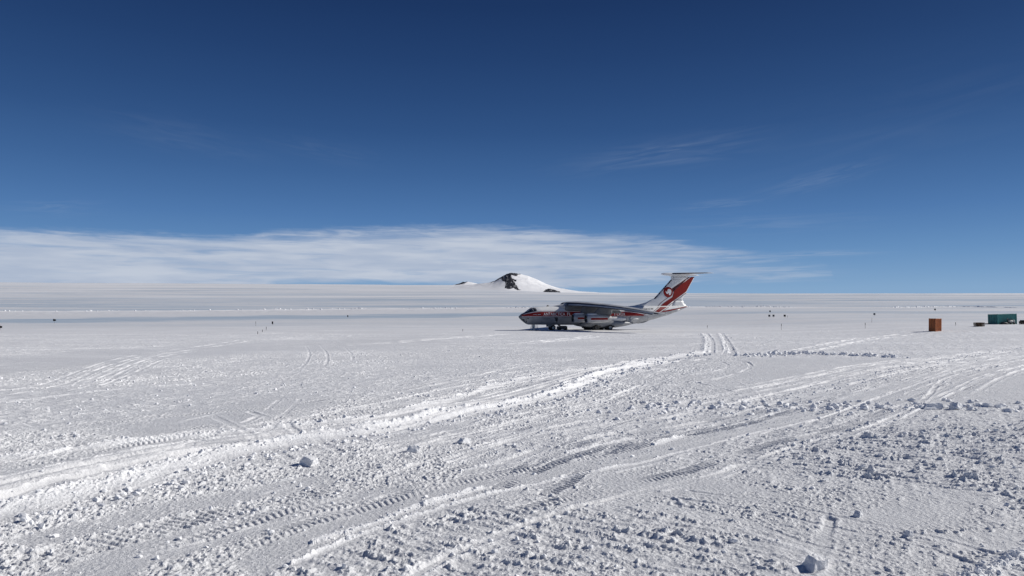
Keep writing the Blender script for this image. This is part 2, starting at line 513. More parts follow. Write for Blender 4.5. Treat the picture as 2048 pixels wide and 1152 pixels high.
MARKS = [   # kind, line, half width, amount, offset
    ('flat', 'road', 2.3, .8, 0), ('bank', 'road', .13, .06, .45), ('bank', 'road', .12, .05, -1.35), ('bank', 'road', .12, .05, 1.25), ('bank', 'bermA', .62, .28, 0), ('bank', 'bermB', .34, .15, 0), ('step', 'bermA', .2, .05, 1.15),
    ('rut', 'road', .28, .09, .8), ('rut', 'road', .28, .07, -.7), ('rut', 'road', .2, .05, 0.1), ('rut', 'road', .16, .05, 1.5),
    ('tread', 'treadA', .24, .055, 0), ('tread', 'treadB', .22, .05, 0), ('rut', 'treadA', .12, .04, -.9), ('rut', 'treadB', .12, .03, .7),
    ('flat', 'slick', .8, .92, 0), ('rut', 'slick', .10, .028, .22), ('rut', 'slick', .07, .02, -.1), ('lug', 'slick', .5, .04, -1.35),
    ('bank', 'whiteA', .15, .07, 0), ('bank', 'streakA', .15, .06, 0), ('bank', 'streakB', .16, .07, 0), ('bank', 'streakC', .14, .05, 0), ('step', 'streakD', .16, .07, 0), ('step', 'streakE', .2, .07, 0), ('bank', 'streakF', .16, .06, 0), ('step', 'streakG', .2, .07, 0), ('flat', 'whiteA', .4, .8, -.6),
    ('flat', 'roadR', .75, .85, -.2), ('bank', 'roadR', .11, .04, .45), ('tread', 'roadR', .34, .032, -1.3), ('tread', 'roadR', .3, .028, -2.6), ('tread', 'roadR', .3, .03, 2.0), ('rut', 'roadR', .12, .03, 2.9),
    ('rut', 'roadR2', .22, .05, 0), ('rut', 'roadR2', .22, .045, 1.7), ('tread', 'roadR2', .26, .04, 3.2), ('step', 'roadR2', .14, .05, -1.3), ('rut', 'roadR2', .12, .03, -2.4),
    ('rut', 'loop', .16, .045, 0), ('rut', 'loop2', .16, .035, 0), ('berm', 'lane1', .35, .13, 0), ('rut', 'lane1', .3, .07, -1.0), ('rut', 'lane2', .35, .09, 0), ('berm', 'lane2', .25, .09, .8), ('rut', 'lane3', .2, .06, 0),
    ('rut', 'fanA', .22, .035, 0), ('step', 'fanA', .3, .04, .9), ('rut', 'fanA', .2, .03, 2.2), ('rut', 'fanB', .22, .04, 0), ('rut', 'fanB', .2, .03, 1.6), ('rut', 'fanC', .2, .03, 0), ('rut', 'fanC', .2, .03, 2.1),
    ('berm', 'whiteL', .25, .06, 0), ('berm', 'whiteL2', .5, .07, 0), ('rut', 'arcM', .14, .018, 0), ('rut', 'arcM', .14, .018, 1.9), ('rut', 'arcM2', .14, .018, 0), ('rut', 'curl', .12, .016, 0), ('rut', 'curl', .12, .014, 1.1),
    ('rut', 'skid', .14, .05, 0), ('rut', 'skid2', .14, .03, 0), ('rut', 'lowR', .10, .03, 0), ('step', 'lowR', .12, .04, .55), ('rut', 'lowR2', .10, .03, 0), ('rut', 'lowR2', .1, .025, .9), ('rut', 'dirtL', .14, .05, 0),
    ('rut', 'farA', .3, .08, 0), ('rut', 'farA', .3, .07, 2.2), ('rut', 'farB', .3, .08, 0), ('rut', 'farB', .3, .07, 2.4), ('rut', 'farC', .3, .07, 0), ('rut', 'farC', .3, .07, 2.2), ('rut', 'farD', .3, .06, 0), ('rut', 'farD', .3, .06, 2.2),
    ('tread', 'crossA', .25, .04, 0), ('rut', 'crossA', .15, .035, .9), ('tread', 'crossB', .28, .045, 0), ('tread', 'crossB', .28, .04, 1.5),
    ('berm', 'curb', .22, .13, 0), ('berm', 'edgeR', .30, .03, 0), ('berm', 'clodrow', .5, .08, 0),
]
# the traffic has fanned out beside the two main roads
_q = random.Random(9)
for key, lo_, hi_, n_ in (('road', -9, 6, 22), ('roadR', -5, 5, 16), ('roadR2', -4, 7, 16), ('slick', -3, 3, 9), ('treadA', -1, 8, 12)):
    P = LN[key]
    for k in range(n_):
        o_ = _q.uniform(lo_, hi_)
        a = _q.randint(0, max(1, len(P) // 2)); b = min(len(P), a + _q.randint(max(3, len(P) // 4), len(P)))
        if b - a < 3:
            continue
        Q_ = off_line(P, -o_)[a:b]
        Q_ = off_line(Q_, np.linspace(_q.uniform(-.7, .7), _q.uniform(-.7, .7), len(Q_))[:, None])
        nm = '%s_fan%d' % (key, k)
        LN[nm] = Q_
        kd = _q.choice(['step', 'step', 'step', 'rut', 'rut', 'tread', 'flat'])
        MARKS.append((kd, nm, {'step': _q.uniform(.05, .13), 'rut': _q.uniform(.08, .18), 'tread': _q.uniform(.16, .3), 'flat': _q.uniform(.2, .7)}[kd], {'step': _q.uniform(.03, .065), 'rut': _q.uniform(.02, .05), 'tread': .035, 'flat': .8}[kd], 0))
# stray tracks, roughly along the traffic
_r = random.Random(5)
for k in range(64):
    yy = 17 + 150 * _r.random() ** 1.1
    xx = (_r.random() * 1.7 - .85) * yy
    if xx > 2.5 and yy < 40:
        continue
    a = R(62 + _r.gauss(0, 12)) if _r.random() < .72 else R(_r.uniform(-35, 150))
    L = 8 + yy * .35 * _r.random()
    c = _r.gauss(0, .012)
    pts = []
    for t in np.linspace(-L / 2, L / 2, 9):
        aa = a + c * t
        pts.append((xx + t * math.cos(aa), yy + t * math.sin(aa)))
    LN['stray%d' % k] = np.array(pts)
    kd = _r.choice(['rut', 'rut', 'step', 'tread'])
    w = _r.uniform(.1, .2)
    MARKS.append((kd, 'stray%d' % k, w, _r.uniform(.018, .035), 0))
    MARKS.append((kd, 'stray%d' % k, w, _r.uniform(.018, .035), 1.8))

ZONES = [   # roughness of whole patches of the field (pixels of their outline, roughness, rows)
    ([(1000, 880), (1250, 822), (1400, 806), (1760, 816), (2200, 806), (2200, 960), (1960, 990), (1700, 965), (1480, 955), (1300, 930), (1180, 940), (1000, 975)], .92, .35),
    ([(1480, 900), (1750, 850), (2200, 850), (2200, 980), (1950, 1000), (1650, 960)], 1.0, .9),
    ([(380, 1230), (650, 1085), (900, 1005), (1090, 980), (1260, 1015), (1500, 1062), (1650, 1110), (1780, 1230)], .92, .8),
    ([(-150, 790), (300, 772), (650, 742), (950, 715), (980, 752), (700, 796), (350, 830), (-150, 890)], .8, .2),
    ([(1830, 1100), (1960, 1010), (2200, 950), (2200, 1100), (1950, 1120)], 1.1, .2),
    ([(-200, 1090), (300, 1000), (650, 920), (900, 880), (1000, 890), (700, 1000), (300, 1080), (-100, 1200)], .88, .0),
    ([(600, 760), (900, 700), (1400, 690), (1500, 700), (1350, 720), (1000, 740)], .5, .0),
]
SMOOTH = [
    [(1140, 948), (1330, 940), (1500, 968), (1650, 1000), (1480, 1012), (1250, 1005), (1120, 975)],
    [(1680, 1005), (1800, 990), (1960, 1002), (1990, 1050), (1780, 1092), (1600, 1062)],
    [(200, 852), (460, 803), (600, 792), (690, 790), (660, 812), (480, 850), (240, 884)],
    [(1400, 792), (1470, 730), (1560, 716), (1960, 716), (1760, 738), (1600, 765)],
    [(1700, 812), (1850, 760), (2100, 735), (2150, 800), (1900, 806)],
    [(-100, 720), (400, 690), (900, 668), (900, 690), (600, 700), (200, 730), (-100, 760)],
    [(1050, 690), (1400, 672), (1400, 686), (1200, 700)],
    [(1780, 1152), (1900, 1120), (2050, 1105), (2000, 1145), (1900, 1190)],
    [(700, 880), (860, 850), (960, 850), (900, 880)],
]


def in_poly(P, x, y):
    c = np.zeros(len(x), bool)
    n = len(P)
    for i in range(n):
        x1, y1 = P[i]; x2, y2 = P[(i + 1) % n]
        if y1 == y2:
            continue
        c ^= ((y1 > y) != (y2 > y)) & (x < (x2 - x1) * (y - y1) / (y2 - y1) + x1)
    return c


ZW = [([ground_hit(*p) for p in z], a, b) for z, a, b in ZONES]
SW = [[ground_hit(*p) for p in z] for z in SMOOTH]


def soft_poly(P, x, y, rr):
    s = np.zeros(len(x), np.float32)
    w = .025 * rr + .25
    for k in range(5):
        a = k * 1.2566
        s += in_poly(P, x + w * math.cos(a), y + w * math.sin(a))
    return s / 5


def roughness(x, y):
    rr = np.hypot(x, y)
    jx = noise2(x / 2.4, y / 2.4, 31) * (.4 + .02 * rr) + noise2(x / .7, y / .7, 33) * .25
    jy = noise2(x / 2.4, y / 2.4, 32) * (.4 + .02 * rr) + noise2(x / .7, y / .7, 34) * .25
    q = noise2(x / 9, y / 9, 35) + .6 * noise2(x / 3.2, y / 3.2, 36)
    Rf = np.clip(.66 + .34 * q, .14, 1.1).astype(np.float32)
    rows = np.zeros(len(x), np.float32)
    for P, a, b in ZW:
        m = soft_poly(P, x + jx, y + jy, rr)
        Rf = Rf * (1 - m) + m * np.clip(a + .22 * q, .12, 1.4)
        rows = rows * (1 - m) + m * b
    for P in SW:
        m = soft_poly(P, x + jx, y + jy, rr)
        Rf = Rf * (1 - m * .85) + m * .035
        rows *= 1 - m
    return Rf, rows


RD = (math.cos(R(-35)), math.sin(R(-35)))    # direction of the windrows left by the grader
TD = (math.cos(R(62)), math.sin(R(62)))      # direction of the traffic


def detail_z(x, y, fine=True):
    """all relief on top of base_z: wind ripples, clods, ruts, berms"""
    x = np.asarray(x, float); y = np.asarray(y, float)
    rr = np.hypot(x, y)
    z = np.zeros(len(x))
    global FRESH
    FRESH = np.zeros(len(x), np.float32)
    # broad swells
    z += .10 * noise2(x / 42, y / 30, 1) * sstep(14, 60, rr) * (1 - sstep(150, 170, rr) * (1 - sstep(215, 300, rr)))
    z += .03 * noise2(x / 11, y / 8, 2) * (1 - .6 * sstep(120, 160, rr))
    far = sstep(210, 420, y)
    z += far * (.35 * noise2(x / 120, y / 45, 3) + .16 * noise2(x / 50, y / 16, 4)) + sstep(420, 900, y) * (2.2 * noise2(x / 700, y / 190, 5) + .9 * noise2(x / 260, y / 75, 6)) + sstep(1500, 3000, y) * 5.0 * noise2(x / 1800, y / 420, 7)
    if not fine:
        return z
    nz = np.nonzero((rr < 215) & (y > -30))[0]
    xs, ys, rs = x[nz], y[nz], rr[nz]
    Rf, rows = roughness(xs, ys)
    h = np.zeros(len(nz))
    lift = np.zeros(len(nz))
    fr = np.zeros(len(nz))
    for kind, key, w, amt, off in MARKS:
        P = LN[key] if off == 0 else off_line(LN[key], -off)
        reach = w * (3.2 if kind in ('berm', 'rut', 'step', 'bank') else 1.8) + .3
        ii, d, s = line_dist(P, xs, ys, reach)
        if len(ii) == 0:
            continue
        d = d + .10 * w * 2 * noise2(s / 1.7, d * 0 + off, 50) + .05 * noise2(s / .35, d * 0 + off, 51)
        a = np.abs(d)
        n_low = noise2(s / 2.6, d * 0 + 3.3 + off, 52)
        if kind == 'flat':
            m = 1 - sstep(w * .75, w * 1.25, a)
            Rf[ii] *= 1 - amt * m
            rows[ii] *= 1 - m
            lift[ii] -= .015 * m
        elif kind == 'berm':
            g = np.exp(-(d / w) ** 2)
            lump = .75 + .5 * n_low + .35 * noise2(xs[ii] / .28, ys[ii] / .28, 53) + .25 * noise2(xs[ii] / .11, ys[ii] / .11, 54)
            lift[ii] += amt * g * np.clip(lump, .1, 2)
            fr[ii] = np.maximum(fr[ii], np.clip(g * 1.2, 0, 1))
            Rf[ii] = np.maximum(Rf[ii], g * (.9 if amt > .06 else .4))
        elif kind == 'bank':
            ww = w * np.clip(.95 + .5 * n_low, .6, 1.4)
            t = np.clip((d + ww) / (2 * ww), 0, 1)
            g = t * t * (3 - 2 * t) * np.where(d > ww, np.exp(-((d - ww) / (.35 * w)) ** 2), 1)
            crest = np.exp(-((d - ww) / (.35 * w)) ** 2)
            lift[ii] += amt * g * np.clip(.9 + .5 * n_low, .3, 1.4) + crest * amt * .35 * np.clip(noise2(xs[ii] / .3, ys[ii] / .3, 53) + .5 * noise2(xs[ii] / .13, ys[ii] / .13, 54), -.3, 1)
            Rf[ii] = np.where(a < ww * .95, Rf[ii] * .45, Rf[ii]) + .5 * crest
            fr[ii] = np.maximum(fr[ii], np.clip(g * 1.5, 0, 1))
        elif kind == 'rut':
            m = 1 - sstep(w * .6, w * 1.1, a)
            rim = np.exp(-((a - w * 1.5) / (w * .45)) ** 2)
            on = np.clip(.6 + 1.1 * n_low, .08, 1)
            lift[ii] += on * (-amt * m + amt * .55 * rim)
            Rf[ii] *= 1 - .75 * m
            fr[ii] = np.maximum(fr[ii], on * np.maximum(.8 * rim, .35 * m))
        elif kind == 'step':
            m = np.exp(-(d / w) ** 2)
            on = np.clip(.5 + 1.1 * n_low, 0, 1)
            lift[ii] += on * amt * m * (1 + .3 * noise2(s / .3, d * 0, 55))
            Rf[ii] *= 1 - .5 * m
            fr[ii] = np.maximum(fr[ii], on * m)
        elif kind in ('tread', 'lug'):
            m = 1 - sstep(w * .85, w * 1.1, a)
            p = .19 if kind == 'tread' else .24
            vis = np.clip(2.2 - rs[ii] / 55, .25, 1)
            sk = a * .45 if kind == 'tread' else d * .35
            bar = np.clip(1.6 * np.sin(2 * math.pi * (s + sk) / p) + .2, -.6, 1)
            on = np.clip(.5 + 1.3 * n_low, .04, 1)
            lift[ii] += on * m * (-amt * .9 + amt * .8 * bar * vis)
            Rf[ii] *= 1 - .7 * m * on
    # rows of crushed snow
    u = xs * RD[0] + ys * RD[1]
    v = -xs * RD[1] + ys * RD[0] + .22 * noise2(xs / 1.3, ys / 1.3, 20)
    rw = np.clip(np.sin(2 * math.pi * v / .46) + .15 + 1.3 * noise2(u / .5, v / .35, 21), 0, 1.7)
    lod = lambda lam: np.clip(1.8 - rs * .0030 / lam, .0, 1)
    tu = xs * TD[0] + ys * TD[1]
    tv = -xs * TD[1] + ys * TD[0]
    c1 = np.maximum(0, noise2(tu / .7, tv / .36, 22) + .05) ** 1.3
    c2 = (.35 + .9 * sstep(-.3, .4, noise2(xs / 1.6, ys / 1.3, 41))) * sstep(.08, .42, noise2(tu / .23, tv / .17, 23))
    c3 = sstep(.05, .42, noise2(xs / .115, ys / .10, 24))
    c4 = noise2(xs / .085, ys / .085, 25)
    c5 = noise2(tu / 3.6, tv / 1.1, 26)
    wind = noise2(xs / .75 + .3 * c5, ys / .17, 27)
    rowmod = 1 - .55 * rows
    rowk = (.42 + .60 * rw * rows) * (.45 + .75 * sstep(-.1, .5, noise2(u / 1.1, v / .5, 44)))
    h += Rf * (.050 * c5 * lod(2.0) + .075 * c1 * rowmod + (.062 * c2 * lod(.2) + .044 * c3 * lod(.09) + .022 * c4 * lod(.06)) * np.where(rows > .05, rowk, 1) + .030 * rows * rw)
    h += .0065 * wind * lod(.2) * (1 - np.clip(Rf, 0, 1)) + .004 * c4 * lod(.085)
    h += .016 * noise2(xs / 2.1, ys / .8, 28)
    # quieter ground under and beyond the aeroplane
    quiet = 1 - .65 * sstep(132, 156, ys + 4 * noise2(xs / 14, ys / 9, 29))
    wst = noise2(xs / 26 + .4 * c5, ys / 7, 42) + .5 * noise2(xs / 8, ys / 2.6, 43)
    FRESH[nz] = np.clip(fr + .40 * np.clip(Rf, 0, 1) * np.maximum(c2, .8 * c3) * quiet + .22 * np.clip(Rf - .3, 0, 1) + .55 * np.clip(wst, 0, .8) * sstep(30, 80, rs), 0, 1)
    z[nz] += h * quiet + lift * (1 - sstep(168, 185, ys))
    # sastrugi on the middle slope
    mid = np.nonzero((y > 165) & (y < 620))[0]
    xm, ym = x[mid], y[mid]
    z[mid] += sstep(170, 210, ym) * (.05 * noise2(xm / 7, ym / 5, 60) + .09 * noise2(xm / 22, ym / 9, 61))
    berm_y = np.interp(xm, BX, BY)
    g = np.exp(-((ym - berm_y) / 5.0) ** 2)
    z[mid] += g * (.25 + .35 * noise2(xm / 9, ym / 6, 62)) * (1 - sstep(165, 190, xm))
    band = np.exp(-((ym - berm_y + 26) / 20) ** 2) * (1 - sstep(-60, 60, xm) * .6)
    z[mid] += band * .16 * noise2(xm / 3.2, ym / 3.5, 63)
    return z


# the ploughed berm that runs along the far side of the runway, and the cut bank on the right
BX = np.array([-420, -260, -140, -60, 0, 80, 160, 240]); BY = np.array([318, 326, 345, 372, 392, 402, 408, 410.])
DX = np.array([180, 215, 245, 265, 285, 305, 330]); DY = np.array([388, 392, 402, 408, 404, 392, 380.])


def ground_z(x, y):
    x = np.atleast_1d(np.asarray(x, float)); y = np.atleast_1d(np.asarray(y, float))
    return base_z(x, y) + detail_z(x, y)


def gz(x, y):
    return float(ground_z(x, y)[0])


# ------------------------------------------------------------------ snow material
def snow_material(name, ice_attr=True, bump=True):
    m = bpy.data.materials.new(name)
    m.use_nodes = True
    t = NT(m.node_tree)
    p = m.node_tree.nodes['Principled BSDF']
    geo = t.n('ShaderNodeNewGeometry')
    pos = geo.outputs['Position']
    n_a = t.noise(pos, 0.9, 5, 0.6)
    n_b = t.noise(pos, 0.03, 4, 0.55)
    c = t.mix(t.ss(n_a, .3, .7), (.69, .694, .704, 1), (.755, .757, .762, 1))
    c = t.mix(t.m('MULTIPLY', t.ss(n_b, .35, .7), .5), c, (.71, .722, .742, 1))
    if ice_attr:
        fa = t.n('ShaderNodeAttribute', attribute_name='fresh_lit')
        c = t.mix(fa.outputs['Fac'], c, (.925, .925, .925, 1))
    else:
        c = t.mix(t.ss(n_a, .3, .7), (.86, .865, .875, 1), (.91, .91, .912, 1))
    rough = 0.62
    if ice_attr:
        at = t.n('ShaderNodeAttribute', attribute_name='ice')
        f = at.outputs['Fac']
        c = t.mix(f, c, (.43, .525, .61, 1))
        rough = t.m('SUBTRACT', 0.66, t.m('MULTIPLY', f, 0.2))
    t.l(c, p.inputs['Base Color'])
    t.inp(p.inputs['Roughness'], rough)
    p.inputs['Specular IOR Level'].default_value = 0.28
    if bump:
        sp = t.n('ShaderNodeVectorMath', operation='LENGTH')
        t.l(pos, sp.inputs[0])
        fade = t.m('SUBTRACT', 1.0, t.ss(sp.outputs['Value'], 40, 190))
        n1_ = t.noise(pos, 9, 6, .68)
        n2_ = t.noise(pos, 40, 3, .6)
        b = t.n('ShaderNodeBump')
        b.inputs['Distance'].default_value = .06
        t.l(t.m('MULTIPLY', fade, .9), b.inputs['Strength'])
        t.l(t.m('ADD', n1_, t.m('MULTIPLY', n2_, .3)), b.inputs['Height'])
        t.l(b.outputs[0], p.inputs['Normal'])
    return m


M['snow'] = snow_material('wind_packed_snow')
M['clod'] = snow_material('broken_snow', ice_attr=False, bump=False)
M['chunk'] = snow_material('snow_block', ice_attr=False, bump=True)


def grid_object(name, xs, ys, zs, shape, mat, wrap, attr=None, smooth=True):
    nr, nc = shape
    me = bpy.data.meshes.new(name)
    co = np.stack([xs, ys, zs], 1).astype(np.float32)
    me.vertices.add(len(co)); me.vertices.foreach_set('co', co.ravel())
    i = np.arange(nr - 1)[:, None] * nc
    j = np.arange(nc if wrap else nc - 1)[None, :]
    j2 = (j + 1) % nc
    q = np.stack([i + j, i + j2, i + nc + j2, i + nc + j], -1).reshape(-1, 4).astype(np.int32)
    me.loops.add(q.size); me.loops.foreach_set('vertex_index', q.ravel())
    me.polygons.add(len(q))
    me.polygons.foreach_set('loop_start', np.arange(0, q.size, 4, dtype=np.int32))
    me.polygons.foreach_set('use_smooth', np.full(len(q), smooth))
    me.materials.append(mat)
    me.update(calc_edges=True)
    if attr is not None:
        a = me.attributes.new('ice', 'FLOAT', 'POINT')
        a.data.foreach_set('value', attr.astype(np.float32))
    o = bpy.data.objects.new(name, me)
    col.objects.link(o)
    return o


# ------------------------------------------------------------------ the snow field, one sheet out to the horizon
dense = np.radians(np.concatenate([np.linspace(-64, -44, 130)[:-1], np.linspace(-44, 44, 1380), np.linspace(44, 64, 130)[1:]]))
coarse = np.radians(np.linspace(64, 296, 56)[1:-1])
TH = np.concatenate([dense, coarse])                     # azimuth from +Y, clockwise
RADS = np.concatenate([[.02, 1.5, 4, 6.5, 8.2], np.exp(np.arange(math.log(9.6), math.log(215), .0024)), np.exp(np.arange(math.log(216), math.log(11500), .0095))])
tt, rr_ = np.meshgrid(TH, RADS)
gx = (rr_ * np.sin(tt)).ravel(); gy = (rr_ * np.cos(tt)).ravel()
gzv = ground_z(gx, gy)
fresh_lit = FRESH.copy()
kb = np.nonzero((gy > 250) & (gy < 450) & (np.abs(gx) < 420))[0]
ff = np.nonzero(gy > 420)[0]
fresh_lit[ff] = np.clip(sstep(420, 1500, gy[ff]) * (.28 + .5 * noise2(gx[ff] / 900, gy[ff] / 140, 97) + .25 * sstep(2500, 5000, gy[ff])), 0, .8)
fresh_lit[kb] = np.maximum(fresh_lit[kb], .8 * np.exp(-((gy[kb] - np.interp(gx[kb], BX, BY)) / 7) ** 2) * (1 - sstep(165, 190, gx[kb])))
# bare blue ice where the wind has swept the runway and the plateau
ice = np.zeros(len(gx))
k = np.nonzero((gy > 150) & (np.abs(gx) < 1.3 * gy))[0]
xk, yk = gx[k], gy[k]
edge_n = 9 * noise2(xk / 60, yk / 14, 70) + 5 * noise2(xk / 18, yk / 5, 71)
run = np.abs(yk + edge_n - (296 + .33 * xk)) / 21
i1 = (1 - sstep(.65, 1.15, run)) * (.75 + .25 * noise2(xk / 25, yk / 6, 72)) * (1 - .75 * sstep(0, 60, xk))
run2 = np.abs(yk + edge_n - (300 - .02 * xk)) / 20
i1 = np.maximum(i1, (1 - sstep(.6, 1.2, run2)) * .5 * sstep(40, 110, xk))
i1 *= .8 + .5 * np.clip(.5 + noise2(xk / 40, yk / 4, 73), 0, 1)
berm_k = np.interp(xk, BX, BY)
i2 = sstep(6, 16, yk - berm_k) * (1 - sstep(900, 1600, yk)) * np.clip(.45 + .95 * noise2(xk / 260, yk / 30, 74) + .4 * noise2(xk / 90, yk / 12, 75), 0, .8)
i3 = sstep(700, 1500, yk) * np.clip(.22 + .85 * noise2(xk / 1400, yk / 130, 76) + .3 * noise2(xk / 500, yk / 60, 77), 0, .6) * (1 - .7 * sstep(3200, 5200, yk))
i4 = sstep(165, 215, yk) * (1 - sstep(250, 290, yk)) * np.clip(.25 + .4 * noise2(xk / 60, yk / 12, 78), 0, .45) * .5
ice[k] = np.clip(np.maximum.reduce([i1, i2, i3, i4]), 0, 1)
field = grid_object('snow_field', gx, gy, gzv, (len(RADS), len(TH)), M['snow'], True, ice, False)
fa = field.data.attributes.new('fresh_lit', 'FLOAT', 'POINT')
fa.data.foreach_set('value', fresh_lit.astype(np.float32))
tag(field, 'packed snow airfield crossed by vehicle tracks, rising to an ice plateau', kind='structure')
del tt, rr_, gx, gy, gzv, ice

# ------------------------------------------------------------------ mountains on the horizon
def mountain(name, prof, Y0, Yf, Yb, polys, label, step, jag, white):
    pxs = np.arange(prof[0][0], prof[-1][0] + .01, step)
    depth = np.concatenate([np.linspace(Yf, Y0, 110), np.linspace(Y0, Yb, 24)[1:]])
    PX, DY_ = np.meshgrid(pxs, depth)
    x = (PX - 1024) / F * Y0
    ridge = np.interp(PX, [p[0] for p in prof], [p[1] for p in prof]) 
    zr = EYE + (HY - ridge) / F * Y0
    b = base_z(x.ravel(), np.minimum(DY_.ravel(), Y0)).reshape(x.shape) - 4
    edge_f = np.minimum(1, np.minimum(PX - prof[0][0], prof[-1][0] - PX) / 12)
    t = np.where(DY_ <= Y0, (DY_ - Yf) / (Y0 - Yf), 1 - .9 * (DY_ - Y0) / (Yb - Y0))
    sh = np.where(DY_ <= Y0, .35 * t + .65 * t ** 1.7, t)
    xf, yf = x.ravel(), DY_.ravel()
    n = noise2(xf / 70, yf / 160, 80).reshape(x.shape) * 3.5 + noise2(xf / 24, yf / 60, 81).reshape(x.shape) * .9
    z = b + np.maximum(zr - b, 0) * sh + n * np.clip(t * 1.5, 0, 1) * edge_f * np.clip((zr - b) / 40, 0, 1) * np.where(DY_ < Y0 - 60, 1, .25)
    # rock where the wind keeps the face bare
    vpx = 1024 + F * x / DY_
    vpy = HY - (z - EYE) / DY_ * F
    jx = (noise2(xf / 14, yf / 40, 82) * 1.5 + noise2(xf / 5, yf / 14, 83) * .8) * jag
    jy = (noise2(xf / 16, yf / 40, 84) * 1.3 + noise2(xf / 6, yf / 14, 85) * .7) * jag
    rock = np.zeros(x.size, bool)
    for P in polys:
        rock |= in_poly(P, vpx.ravel() + jx, vpy.ravel() + jy)
    rock = rock.astype(float)
    gul = np.abs(noise2(xf / 11, yf / 300, 86))
    zz = z.ravel() + rock * (3.5 * (gul - .3) + 1.5 * noise2(xf / 6, yf / 18, 87)) * jag
    rock *= np.where((gul < .07) & (noise2(xf / 30, yf / 50, 88) > .05), .25, 1)
    o = grid_object(name, xf, yf, zz, x.shape, M['mountain'], False, rock)
    fa_ = o.data.attributes.new('fresh_lit', 'FLOAT', 'POINT')
    fa_.data.foreach_set('value', sstep(white[0], white[1], vpx.ravel() + .4 * jx).astype(np.float32))  # snow whiter right of the ridge: sunlit side painted into the colour
    return tag(o, label, kind='structure')


mm = bpy.data.materials.new('rock_and_snow')
mm.use_nodes = True
t_ = NT(mm.node_tree)
pb = mm.node_tree.nodes['Principled BSDF']
at_ = t_.n('ShaderNodeAttribute', attribute_name='ice')
ge_ = t_.n('ShaderNodeNewGeometry')
nr_ = t_.noise(ge_.outputs['Position'], .035, 6, .65)
fm_ = t_.n('ShaderNodeAttribute', attribute_name='fresh_lit')
rk = t_.mix(t_.ss(nr_, .35, .65), (.006, .0065, .010, 1), (.026, .026, .030, 1))
sn = t_.mix(t_.noise(ge_.outputs['Position'], .012, 4, .5), (.94, .94, .94, 1), (.90, .905, .915, 1))
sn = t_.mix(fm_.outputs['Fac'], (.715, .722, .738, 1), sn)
t_.l(t_.mix(t_.ss(at_.outputs['Fac'], .4, .6), sn, rk), pb.inputs['Base Color'])
pb.inputs['Roughness'].default_value = .75
pb.inputs['Specular IOR Level'].default_value = .2
M['mountain'] = mm
mountain('snow_mountain', [(925, 575), (945, 570), (962, 567.5), (978, 565), (990, 561.5), (997, 557), (1006, 551.5), (1014, 547.5), (1021, 545.6), (1028, 546), (1040, 547.6), (1055, 551.5), (1075, 559.5), (1092, 567.5), (1110, 574), (1128, 578.5), (1150, 582.5), (1180, 585.5), (1215, 588)],
         5200, 3900, 5900,
         [[(980, 566), (993, 556), (1004, 549), (1012, 543), (1028, 542), (1036, 549), (1032, 553), (1026, 550), (1018, 551), (1012, 552), (1000, 557.5), (992, 562)],
          [(1004, 553), (1012, 549), (1022, 549), (1024, 556), (1025, 561), (1030, 565), (1033, 570), (1037, 577), (1043, 581), (1034, 580), (1026, 576), (1018, 578), (1009, 576.5), (1011, 569), (1010, 563), (1004, 562), (1002, 558)],
          [(1023, 556), (1029, 558), (1034, 562), (1030, 563), (1024, 560)],
          [(1031, 545), (1042, 548), (1040, 549.5), (1032, 548)],
          [(1086, 584.5), (1091, 579), (1099, 577.5), (1109, 579.5), (1118, 583), (1127, 588), (1104, 587)]],
         'lone snow mountain with a dark rock face on its left side', .55, 1.0, (1004, 1030))
mountain('snow_peak', [(900, 573), (912, 569), (920, 566.5), (926, 563.6), (930, 564.2), (934, 563), (942, 564.5), (952, 566.5), (962, 569), (975, 574)],
         5700, 5200, 6000,
         [[(908, 571), (920, 564), (927, 560), (931, 563), (935, 561), (935, 564.2), (929, 566.5), (924, 568.5), (914, 569.5)]],
         'small distant snow peak with a dark rock tip left of the mountain', .45, .35, (926, 936))

# ------------------------------------------------------------------ loose snow clods
def clod_shapes(n=7, seed=3):
    r = np.random.default_rng(seed)
    bm = bmesh.new()
    bmesh.ops.create_icosphere(bm, subdivisions=1, radius=1)
    bm.verts.ensure_lookup_table()
    v = np.array([p.co[:] for p in bm.verts]); f = np.array([[p.index for p in q.verts] for q in bm.faces])
    bm.free()
    out = []
    for _ in range(n):
        s = r.uniform(.72, 1.28, (len(v), 1))
        w = v * s * np.array([1, r.uniform(.7, 1), r.uniform(.6, .85)])
        out.append(w)
    return out, f


